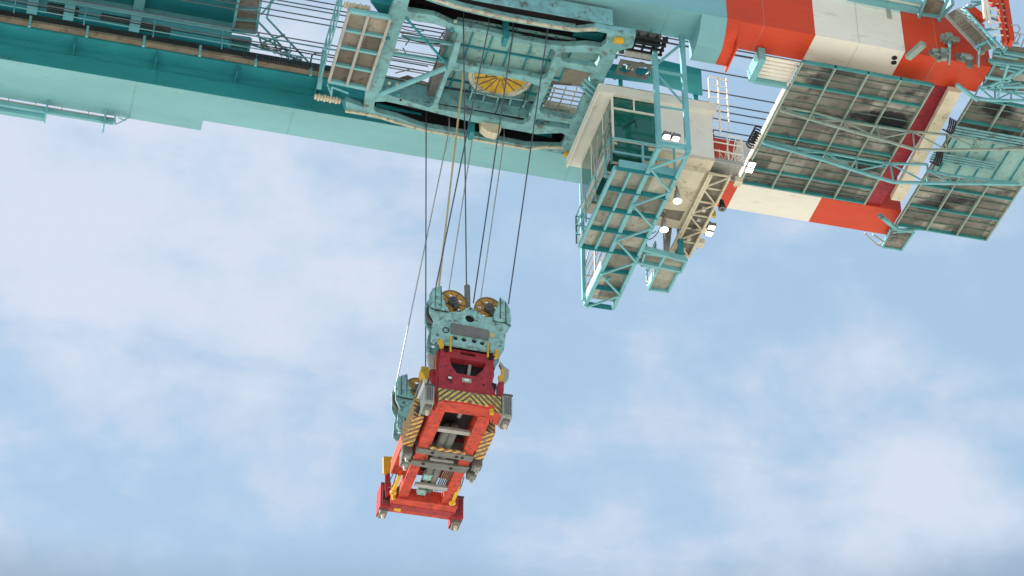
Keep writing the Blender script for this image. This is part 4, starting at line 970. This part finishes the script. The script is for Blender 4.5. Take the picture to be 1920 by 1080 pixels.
# ------------------------------------------------------------------ spreader
SPY = 54.12
sp = thing('container_spreader', 'orange red container spreader with hazard striped ends hanging below the headblock', 'spreader', (12.7, 57, 40))
sa = lambda x, y: PY(cA(x, y), SPY); sb = lambda x, y: PY(cB(x, y), SPY)
o_ = [sa(885, 785), sa(1488, 882), sa(1475, 960), sb(1480, 150), sb(1450, 250), sb(1520, 405), sb(1180, 355), sb(850, 305), sb(865, 180), sb(860, 10), sa(880, 850)]
h_ = [[sa(985, 898), sa(1200, 930), sa(1385, 962), sa(1378, 1000), sb(1345, 90), sb(1270, 155), sb(1060, 118), sb(1010, 50), sa(985, 950)],
      [sa(1100, 828), sa(1265, 858), sa(1282, 880), sa(1255, 895), sa(1115, 870), sa(1095, 850)]]
MB().prism(o_, (0, .12, 0), h_).build('end_frame', M['crim'], sp)  # crimson carries the shade of this near face
# depth around the openings
def ringbox(pts, y0, y1, t, matn, name, par=sp):
    m = MB(); n = len(pts); c = sum(pts, V(0, 0, 0)) / n
    out = [p + (p - c).normalized() * t for p in pts]
    return m.prism([V(p.x, y0, p.z) for p in out], (0, y1 - y0, 0), [[V(p.x, y0, p.z) for p in pts]]).build(name, M[matn], par)
ringbox(h_[0], SPY + .122, SPY + .27, .035, 'crim', 'opening_lining')
MB().box(sa(960, 0).x, sa(1400, 0).x, SPY + .30, SPY + .33, sb(1125, 140).z - .05, sa(1125, 900).z + .3).build('inner_plate', M['black'], sp)  # black sheet stands in for the dark inside the opening
MB().tube(sb(1225, 20) + V(0, .2, .1), sb(1205, 150) + V(0, .2, .1), .05, 10).build('cylinder', M['light'], sp)
m = MB()
for x, y, f in ((940, 818, sa), (1435, 908, sa)): m.disc(f(x, y) + V(0, -.004, 0), (0, 1, 0), .075, .03, 16)
m.disc(sb(1362, 250) + V(0, -.004, 0), (0, 1, 0), .03, .02); m.build('pin_hole', M['black'], sp)
def facebox(p, w, h, d, matn, name, par=sp): return MB().box(p.x - w / 2, p.x + w / 2, SPY - d, SPY - .002, p.z - h / 2, p.z + h / 2).build(name, M[matn], par)
facebox(sb(1168, 205), .26, .13, .03, 'light', 'plate'); facebox(sb(1168, 203), .12, .06, .04, 'white', 'label_plate')
facebox(sb(978, 180), .14, .14, .04, 'dark', 'sensor'); facebox(sb(978, 180), .10, .05, .06, 'white', 'sensor_face')
# side faces of the end frame (depth) and top slot darkness
MB().box(sa(885, 0).x + .02, sa(1480, 0).x - .02, SPY + .16, SPY + .28, sa(1180, 905).z, sa(1180, 850).z).build('end_frame_web', M['crim'], sp)
for sx, x in ((1, sa(868, 0).x), (-1, sb(1478, 0).x)):
    a = x if sx > 0 else x - .12
    MB().box(a, a + .12, SPY + .122, SPY + .6, sb(868, 300).z if sx > 0 else sb(1478, 390).z, sa(868, 800).z if sx > 0 else sa(1478, 890).z).build('end_frame_web', M['crim'], sp)
m = MB()
for a, b in (((870, 700), (890, 790)), ((990, 660), (988, 830)), ((1410, 735), (1408, 895)), ((1510, 820), (1505, 905))):
    w = .1 if a[0] in (870, 1510) else .045
    MB().beam(PY(cA(*a), HY - .05), PY(cA(*b), HY - .05), w, w).build('lock_link', M['yel'], sp)
# black gap bar below headblock
MB().box(sa(900, 0).x, sa(1480, 0).x, SPY + .125, SPY + .19, sa(1190, 860).z, sa(1190, 770).z).build('seal_bar', M['black'], sp)
# hazard striped end beam
e_ = [sb(845, 300), sb(1190, 352), sb(1548, 402), sb(1560, 605), sb(1480, 560), sb(1430, 505), sb(1200, 462), sb(920, 425), sb(850, 452)]
tmp = MB().prism([p + V(0, -.03, 0) for p in e_], (0, -.05, 0))
cxx = sb(1200, 380); hz = bpy.data.objects.new
tz = tmp.build('striped_end_beam', M['hazv'], sp)
for v in tz.data.vertices: v.co -= (cxx - ORG[sp.name])
tz.location = cxx - ORG[sp.name]
MB().prism([V(p.x, SPY - .028, p.z + .01) for p in e_], (0, .5, 0)).build('end_beam', M['sred'], sp)
# bottom structure, plane z = ZB
ZB = sb(1200, 470).z
ZB = PY(cB(1200, 470), SPY).z
def B_(x, y, z=None, c=cB): return PZ(c(x, y), ZB if z is None else z)
xl0, xl1 = B_(790, 545).x, B_(940, 560).x
LBx = (B_(790, 600).x, B_(945, 600).x); 
lx = [(B_(700, 720).x + B_(360, 630, None, cC).x) / 2, (B_(850, 740).x + B_(485, 645, None, cC).x) / 2]
rx = [(B_(1190, 810).x + B_(830, 700, None, cC).x) / 2, (B_(1340, 825).x + B_(965, 720, None, cC).x) / 2]
yn = B_(1200, 560).y; ymid0 = B_(0 + 640, 960).y; yfar = B_(400, 650, None, cC).y
MB().prism([B_(905, 440), B_(1180, 470), B_(1440, 525), B_(1400, 650), B_(1290, 600), B_(945, 555), B_(790, 540), B_(860, 480)], (0, 0, .3)).build('end_bottom_plate', M['sred'], sp)
y_end_n = SPY + .45; ym0 = B_(690, 905).y; ym1 = B_(560, 290, None, cC).y
for nm, (a, b) in (('left', lx), ('right', rx)):
    w_ = .04
    MB().box(a + .02, b, y_end_n + .02, ym0, ZB - .02, ZB + .42).build('longitudinal_beam', M['sred'], sp)
    MB().box(a + .05, b - .03, ym0 + .003, yfar + .1, ZB + .03, ZB + .36).build('telescopic_beam', M['sred'], sp)
    m = MB().box(a + .015, b + .005, (y_end_n + ym0) / 2 - .01, (y_end_n + ym0) / 2 + .01, ZB - .024, ZB + .425)
    m.build('weld_seam', M['crim'], sp)
# dark core with cylinders and cross plates
MB().box(lx[1] + .004, rx[0] - .004, y_end_n + .4, y_end_n + 1.9, ZB + .45, ZB + .5).box(lx[1] + .15, rx[0] - .15, ym0 + .3, yfar - .9, ZB + .45, ZB + .5).build('core_plate', M['black'], sp)
for k in range(2):
    p = B_(935 + k * 90, 830); m = MB().tube((p.x, p.y - .2, ZB + .2), (p.x - 0.0, p.y + 1.35, ZB + .2), .13, 12); m.build('cylinder', M['steel'], sp, True)
m = MB()
p = B_(1040, 790); MB().box(p.x - .5, p.x + .5, p.y - .08, p.y + .08, ZB + .02, ZB + .1).build('cross_plate', M['light'], sp)
p = PZ(cC(720, 540), ZB); m.box(p.x - .45, p.x + .5, p.y - .08, p.y + .08, ZB + .02, ZB + .1)
m.build('cross_plate', M['light'], sp)
p = B_(1110, 640); MB().tube((p.x, p.y - .5, ZB + .3), (p.x, p.y + .3, ZB + .3), .06, 10).build('cylinder', M['light'], sp, True)
for k in range(2):
    p = PZ(cC(730 + k * 85, 340), ZB + .1); MB().tube((p.x, p.y - .3, ZB + .22), (p.x, p.y + 1.3, ZB + .22), .12, 12).build('cylinder', M['steel'], sp, True)
p = PZ(cC(690, 430), ZB + .1); MB().box(p.x - .12, p.x + .12, p.y - .13, p.y + .13, ZB + .1, ZB + .25).build('pump', M['head'], sp)
p = PZ(cC(630, 590), ZB + .1); MB().box(p.x - .12, p.x + .12, p.y - .13, p.y + .13, ZB + .1, ZB + .25).build('pump', M['head'], sp)
m = MB()
for k in range(5):
    p = PZ(cC(870 + k * 22, 370), ZB + .15); m.tube((p.x, p.y - .1, ZB + .2), (p.x - .02, p.y + 1.1, ZB + .2), .02)
m.build('hydraulic_hose', M['rim'], sp)
m = MB()
for k in range(3):
    p = PZ(cC(640 + 16 * k, 600), ZB + .15); m.tube((p.x, p.y - .2, ZB + .2), (p.x, p.y + .5, ZB + .3), .02)
m.build('hydraulic_hose', M['black'], sp)
# middle cross beams (twin lift housings)
ma = [PZ(cC(*q), ZB - .02) for q in ((600, 118), (1185, 208), (1165, 262), (560, 165))]
mb_ = [PZ(cC(*q), ZB - .02) for q in ((520, 245), (1140, 325), (1090, 385), (930, 362), (740, 335), (500, 290))]
MB().prism(ma, (0, 0, .4)).build('middle_beam', M['steel'], sp)
MB().prism(mb_, (0, 0, .4)).build('middle_beam', M['steel'], sp)
MB().prism([PZ(cC(*q), ZB - .06) for q in ((700, 100), (1080, 160), (1110, 190), (730, 130))], (0, 0, .035)).build('striped_plate', M['hazd'], sp)
MB().prism([PZ(cC(*q), ZB + .1) for q in ((560, 170), (700, 190), (690, 240), (545, 225))], (0, 0, .2)).build('middle_block', M['sred'], sp)
MB().prism([PZ(cC(*q), ZB + .1) for q in ((1010, 245), (1150, 265), (1120, 330), (1000, 310))], (0, 0, .2)).build('middle_block', M['sred'], sp)
MB().prism([PZ(cC(*q), ZB + .05) for q in ((720, 225), (970, 262), (965, 290), (720, 255))], (0, 0, .05)).build('middle_slat', M['light'], sp)
MB().prism([PZ(cC(*q), ZB + .2) for q in ((700, 185), (1010, 235), (1000, 320), (690, 260))], (0, 0, .04)).build('core_plate', M['black'], sp)
m = MB()
for x, y in ((745, 168), (1000, 212), (1060, 222), (940, 335), (645, 283)): m.disc(PZ(cC(x, y), ZB - .03), (0, 0, 1), .05, .02, 12)
m.build('bolt_hole', M['black'], sp)
# twistlock housings at the middle, both sides
def housing_box(cpx, z, w, l, h, matn, name='twistlock_housing'):
    c = PZ(cpx, z); o = MB().box(c.x - w / 2, c.x + w / 2, c.y - l / 2, c.y + l / 2, z, z + h).build(name, M[matn], sp)
    MB().box(c.x - w * .26, c.x + w * .26, c.y - l * .3, c.y + l * .3, z - .06, z - .002).disc((c.x, c.y, z - .12), (0, 0, 1), .05, .12, 10).build('twistlock', M['light'], o)
    return c
for q in (cC(470, 200), cC(450, 290), cC(1215, 330), cC(1160, 425)): housing_box(q, ZB - .05, .26, .3, .5, 'steel')
# striped side housings
def striped(cpx_a, cpx_b, z0, h, wx):
    a = PZ(cpx_a, z0); b = PZ(cpx_b, z0); x = (a.x + b.x) / 2
    o = MB().box(x - wx / 2, x + wx / 2, min(a.y, b.y), max(a.y, b.y), z0, z0 + h).build('striped_housing', M['hazd'], sp); return o
striped(cB(575, 600), cB(560, 945), ZB + .12, .6, .30)
striped(cB(1390, 780), cC(1270, 240), ZB + .05, .6, .30)
# side box beams of the main frame left side; sunlight painted white on one
MB().box(lx[0] - .22, lx[0] + .1, SPY + .6, ym0 - .3, ZB + .55, ZB + 1.05).build('side_box_beam', M['white'], sp)
MB().box(lx[0] - .30, lx[0] + .35, ym0 - .1, yfar - .6, ZB + .4, ZB + .85).build('side_box_beam', M['sred'], sp)
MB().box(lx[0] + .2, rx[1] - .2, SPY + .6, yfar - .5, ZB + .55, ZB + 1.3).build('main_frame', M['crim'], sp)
MB().box(lx[0] + .3, rx[1] - .3, SPY + .7, yfar - .6, ZB + 1.3, zb0 - .21).build('upper_frame', M['dark'], sp)
# corner housings: near ends with grey guide blocks
def corner(cx, cy, z, name='corner_housing', matn='light', w=.30, l=.55, h=.62, lockm='light'):
    o = MB().box(cx - w / 2, cx + w / 2, cy - l / 2, cy + l / 2, z, z + h).box(cx - w / 2 + .04, cx + w / 2 - .04, cy - l / 2 - .03, cy - l / 2 - .002, z + .05, z + h * .9).build(name, M[matn], sp)
    m = MB().box(cx - w * .35, cx + w * .35, cy - l * .35, cy + l * .35, z - .10, z - .002); m.build('casting', M['steel'], o)
    MB().tube((cx, cy, z - .10), (cx, cy, z - .22), .065, 10, .035).build('twistlock', M['beige'], o)
    g = MB()
    for k in range(4): xx = cx - w / 2 + .06 + k * (w - .12) / 3; g.box(xx - .008, xx + .008, cy - l / 2 - .05, cy - l / 2 - .031, z + .06, z + h * .85)
    g.box(cx - w / 2 - .01, cx + w / 2 + .01, cy - l / 2 - .045, cy - l / 2 - .03, z + h * .9, z + h * .98)
    g.build('guide_rib', M['dark2'], o)
a = PY(cB(745, 480), SPY); corner(a.x - .02, SPY + .15, a.z, h=.60, w=.26)
a = PY(cB(1615, 640), SPY); corner(a.x, SPY + .15, a.z, h=.75, w=.27)
fl_ = PZ(cC(195, 850), ZB - .15); fr_ = PZ(cC(965, 985), ZB - .15)
corner(fl_.x, fl_.y - .25, ZB - .12, matn='crim', h=.8, w=.28, l=.6); corner(fr_.x, fr_.y - .3, ZB - .12, matn='crim', h=.75, w=.30, l=.65)
# far end beam
yfe = (fl_.y + fr_.y) / 2 - .35
MB().box(fl_.x + .12, fr_.x - .12, yfar - .02, yfar + .42, ZB - .03, ZB + .38).build('far_end_beam', M['sred'], sp)
MB().box(fl_.x + .12, fr_.x - .12, yfar + .425, yfar + .85, ZB + .05, ZB + .3).build('far_end_plate', M['sred'], sp)
MB().box(fl_.x + .16, fr_.x - .16, yfar + .30, yfar + .55, ZB - .045, ZB - .032).build('beam_recess', M['crim'], sp)
for c_ in (fl_, fr_):
    MB().box(c_.x - .08, c_.x + .08, c_.y - .62, c_.y - .56, ZB + .1, ZB + .42).build('access_opening', M['black'], sp)
    MB().box(c_.x - .12, c_.x + .12, c_.y - .35, c_.y - .28, ZB - .2, ZB + .02).build('lock_guard', M['beige'], sp)
rr = random.Random(21)
def droop(a, b, sag, rad, matn, name='hose'):
    a, b = Vector(a), Vector(b); MB().path([a.lerp(b, t / 8) - V(0, 0, sag * math.sin(math.pi * t / 8)) for t in range(9)], rad).build(name, M[matn], sp)
for k in range(4):
    p = PZ(cC(350 + k * 18, 300 + k * 60), ZB + .3); droop(p, p + V(-.05, .9, 0), .15 + .05 * k, .013, 'black')
for k in range(3):
    p = PZ(cC(1080 - k * 30, 420 + k * 40), ZB + .3); droop(p, p + V(.0, .8, 0), .12 + .06 * k, .013, 'black')
for k in range(3):
    p = PY(cB(620 + k * 22, 520 - k * 60), SPY + 1.2); droop(p, p + V(.1, -.9, .5), .15, .014, 'dark2')
for k in range(6):
    p = PY(cB(600 + rr.uniform(0, 70), 400 + rr.uniform(0, 170)), SPY + .9); MB().box(p.x, p.x + rr.uniform(.04, .12), p.y, p.y + .2, p.z, p.z + rr.uniform(.05, .14)).build('valve', M[rr.choice(('light', 'dark', 'yel', 'steel'))], sp)
# link plates on yellow pins at the far end
for q in (cC(325, 590), cC(955, 700)):
    p = PZ(q, ZB - .05); MB().disc((p.x, p.y, ZB - .05), (0, 0, 1), .1, .06, 14, .03).beam((p.x, p.y, ZB - .04), (p.x + .03, p.y - .7, ZB + .1), .1, .05).build('link_arm', M['yel'], sp)
p = PZ(cC(360, 760), ZB); MB().box(p.x - .08, p.x + .12, p.y - .1, p.y + .05, ZB - .06, ZB - .035).build('pad', M['yel'], sp)
# flippers (corner guide arms)
def flipper(pts_plate, pts_arm, y, pm='light', am='crim', th=.12):
    f = MB().prism([PY(q, y) for q in pts_plate], (0, th, 0)).build('guide_flipper', M[pm], sp)
    MB().prism([PY(q, y + .02) for q in pts_arm], (0, th * .7, 0)).build('flipper_arm', M[am], sp); return f
flipper([cA(728, 865), cA(820, 868), cA(800, 960), cA(800, 1030), cA(760, 1035), cA(745, 960)], [cB(755, 80), cB(855, 70), cB(850, 250), cB(790, 245), cB(750, 150)], SPY + .3, 'light')
flipper([cA(822, 870), cA(880, 850), cA(860, 1030), cA(815, 1040)], [cA(800, 1030), cA(860, 1030), cB(850, 110), cB(790, 110)], SPY + .25, 'yel')
flipper([cB(1548, -15), cB(1590, 40), cB(1650, 80), cB(1640, 180), cB(1600, 225), cB(1570, 210), cB(1590, 110), cB(1540, 10)], [cB(1530, 210), cB(1585, 225), cB(1590, 290), cB(1575, 420), cB(1510, 380), cB(1510, 260)], SPY + .2, 'light')
MB().prism([PY(cB(*q), SPY + .15) for q in ((1560, 60), (1600, 80), (1580, 200), (1535, 200), (1525, 150), (1560, 130))], (0, .06, 0)).build('flipper_pad', M['yel'], sp)
MB().prism([PY(cB(*q), SPY + .1) for q in ((1450, 220), (1510, 240), (1490, 350), (1450, 290))], (0, .3, 0)).build('hinge_block', M['black'], sp)
yf = yfar + .2
flipper([cC(222, 200), cC(325, 208), (735.5, 866), cC(310, 300), cC(290, 380), cC(225, 375)], [cC(240, 400), cC(290, 380), cC(310, 600), cC(250, 640), cC(240, 560)], yf, 'yel')
MB().prism([PY(cC(*q), yf - .3) for q in ((330, 460), (360, 520), (345, 650), (320, 650), (310, 560))], (0, .1, 0)).build('link_arm', M['yel'], sp)
# yellow bracket (rope anchor) on the left side
c = PY(cB(705, 100), 56.4)
MB().prism([PY(cB(*q), 56.3) for q in ((665, 40), (745, 50), (755, 200), (725, 210), (690, 130), (655, 95))], (0, .35, 0)).build('rope_anchor', M['yel'], sp)
m = MB()
for a, b in (((600, 600), (660, 180)), ((640, 520), (700, 200)), ((560, 540), (640, 430)), ((590, 380), (680, 160))): m.tube(PY(cB(*a), 56.8), PY(cB(*b), 56.6), .03)
m.build('conduit', M['light'], sp)
# beacon and dangling cables at the near right corner
c = sb(1440, 545); MB().tube(c + V(0, -.12, -.02), c + V(0, -.12, .1), .07, 12).build('beacon', M['red'], sp)
MB().tube(c + V(0, -.12, -.18), c + V(0, -.12, -.03), .06, 12).build('beacon_base', M['yel'], sp)
m = MB(); m.path([sb(1430, 640), sb(1425, 700), sb(1390, 750)], .012).path([sb(1465, 640), sb(1440, 720), sb(1400, 755)], .012)
m.build('cable', M['black'], sp)
# ------------------------------------------------------------------ machinery house (upper left)
mh = thing('machinery_house', 'dark turquoise machinery house underside above the girder at the left', 'machinery house', (0, 55, 58.4))
zm = 58.4
xr = PZ((438, 50), zm).x; yb1 = PZ((430, 95), zm).y
hs = []
for (u0, u1, w0, w1) in (((90), (145), 5, 35), ((190), (245), 25, 46), ((262), (318), 42, 66)):
    a = PZ((u0, w0), zm); b = PZ((u1, w1), zm); hs.append([V(min(a.x, b.x), min(a.y, b.y), zm), V(max(a.x, b.x), min(a.y, b.y), zm), V(max(a.x, b.x), max(a.y, b.y), zm), V(min(a.x, b.x), max(a.y, b.y), zm)])
ymin = 50.0
MB().prism([(-16, ymin, zm), (xr, ymin, zm), (xr, yb1, zm), (-16, yb1, zm)], (0, 0, .1)).build('floor', M['teal'], mh)
MB().box(-16, xr - .02, ymin, yb1 - .02, zm + .1, zm + 3.5).build('wall', M['girder'], mh)
m = MB()
for h in hs: MB().box(h[0].x, h[1].x, h[0].y, h[2].y, zm - .03, zm - .004).build('floor_opening', M['black'], mh)
m = MB()
for px in ((60, 20), (258, 20), (130, 20)):
    a = PZ(px, zm); m.box(a.x - .17, a.x + .17, ymin, yb1, zm - .25, zm - .031)
m.box(-16, xr, yb1 - 1.4, yb1 - 1.25, zm - .3, zm - .05).box(-16, xr, yb1 - .12, yb1 - .004, zm - .2, zm - .01)
m.build('floor_beam', M['tq'], mh)
# stair tower / walkway right of the house
tw = thing('access_walkway', 'brown plated walkway with turquoise stairs right of the machinery house', 'walkway', PZ((460, 60), 57.6))
zt = 57.6
for pts in ([(1345, -20), (1470, -20), (1440, 175), (1310, 160)], [(1300, 200), (1410, 215), (1390, 310), (1290, 290)]):
    q = [PZ(c1(*p), zt) for p in pts]; MB().prism(q, (0, 0, .05)).build('deck_plate', M['wood'], tw)
    m = MB()
    for a, b in zip(q, q[1:] + q[:1]): m.beam(a - V(0, 0, .05), b - V(0, 0, .05), .09, .12)
    for u in (.33, .66): m.beam(q[0].lerp(q[3], u) - V(0, 0, .05), q[1].lerp(q[2], u) - V(0, 0, .05), .05, .1)
    m.build('deck_frame', M['tq'], tw)
m = MB()
for a, b in (((1450, 120), (1680, 360)), ((1500, 100), (1750, 365)), ((1470, 80), (1540, 0)), ((1530, -10), (1500, 100)), ((1480, 240), (1600, 195)), ((1410, 250), (1700, 340)), ((1440, 200), (1640, 290)), ((1540, 290), (1600, 270)), ((1450, 180), (1480, 280)), ((1540, 215), (1560, 300))):
    m.tube(PZ(c1(*a), zt - .1), PZ(c1(*b), zt - .3), .035)
m.build('stair_frame', M['tq'], tw)
m = MB()
for k in range(6):
    a = (1470 + k * 38, 275 + k * 14); m.path([PZ(c1(a[0], a[1]), zt - .6), PZ(c1(a[0] + 8, a[1] - 26), zt - .6), PZ(c1(a[0] + 34, a[1] - 20), zt - .6), PZ(c1(a[0] + 30, a[1] + 8), zt - .6)], .02)
m.path([PZ(c1(*q), zt - .6) for q in ((1745, 365), (1755, 310), (1775, 298), (1830, 300))], .03)
m.tube(PZ(c1(1480, 262), zt - .6), PZ(c1(1720, 330), zt - .6), .02)
m.build('railing', M['light'], tw)
# ------------------------------------------------------------------ far side walkway lower left
yw0 = PZ((0, 200), 54.6).y
fw_ = thing('outer_walkway', 'turquoise walkway with mesh railing outside the far girder at the left edge', 'walkway', PZ((120, 205), 54.6))
xe = PZ((213, 230), 54.7).x; xm = PZ((84, 215), 54.7).x; yo = PZ((200, 229), 54.7).y; yi = PZ((84, 206), 54.7).y
m = MB().box(-8, xe, yo - .10, yo, 54.62, 54.78).box(-8, xm, yo + .12, yo + .3, 54.55, 54.8); m.build('edge_beam', M['tq'], fw_)
MB().box(-8, xe, 61.63, yo - .1, 54.8, 54.84).build('deck_plate', M['light'], fw_)
for q in ((86, 215), (195, 232)): p = PZ(q, 54.6); MB().box(p.x - .03, p.x + .03, yo - .3, yo + .2, 54.4, 55.1).build('bracket', M['tq'], fw_)
m = MB(); 
for k in range(3): m.tube((-8, yo, 54.9 + k * .45), (xe, yo, 54.9 + k * .45), .02)
for k in range(14): x = xe - k * .85; m.tube((x, yo, 54.8), (x, yo, 55.9), .022)
m.build('railing', M['light'], fw_)
m = MB(); a = PZ((215, 212), 54.9); b = PZ((245, 219), 54.9); m.tube(PZ((218, 233), 54.7), b, .02).tube(a, b, .02).tube(a, PZ((216, 233), 54.7), .03)
m.tube(PZ((222, 221), 54.8), PZ((235, 226), 54.8), .02); m.build('end_rail', M['tqd'], fw_)
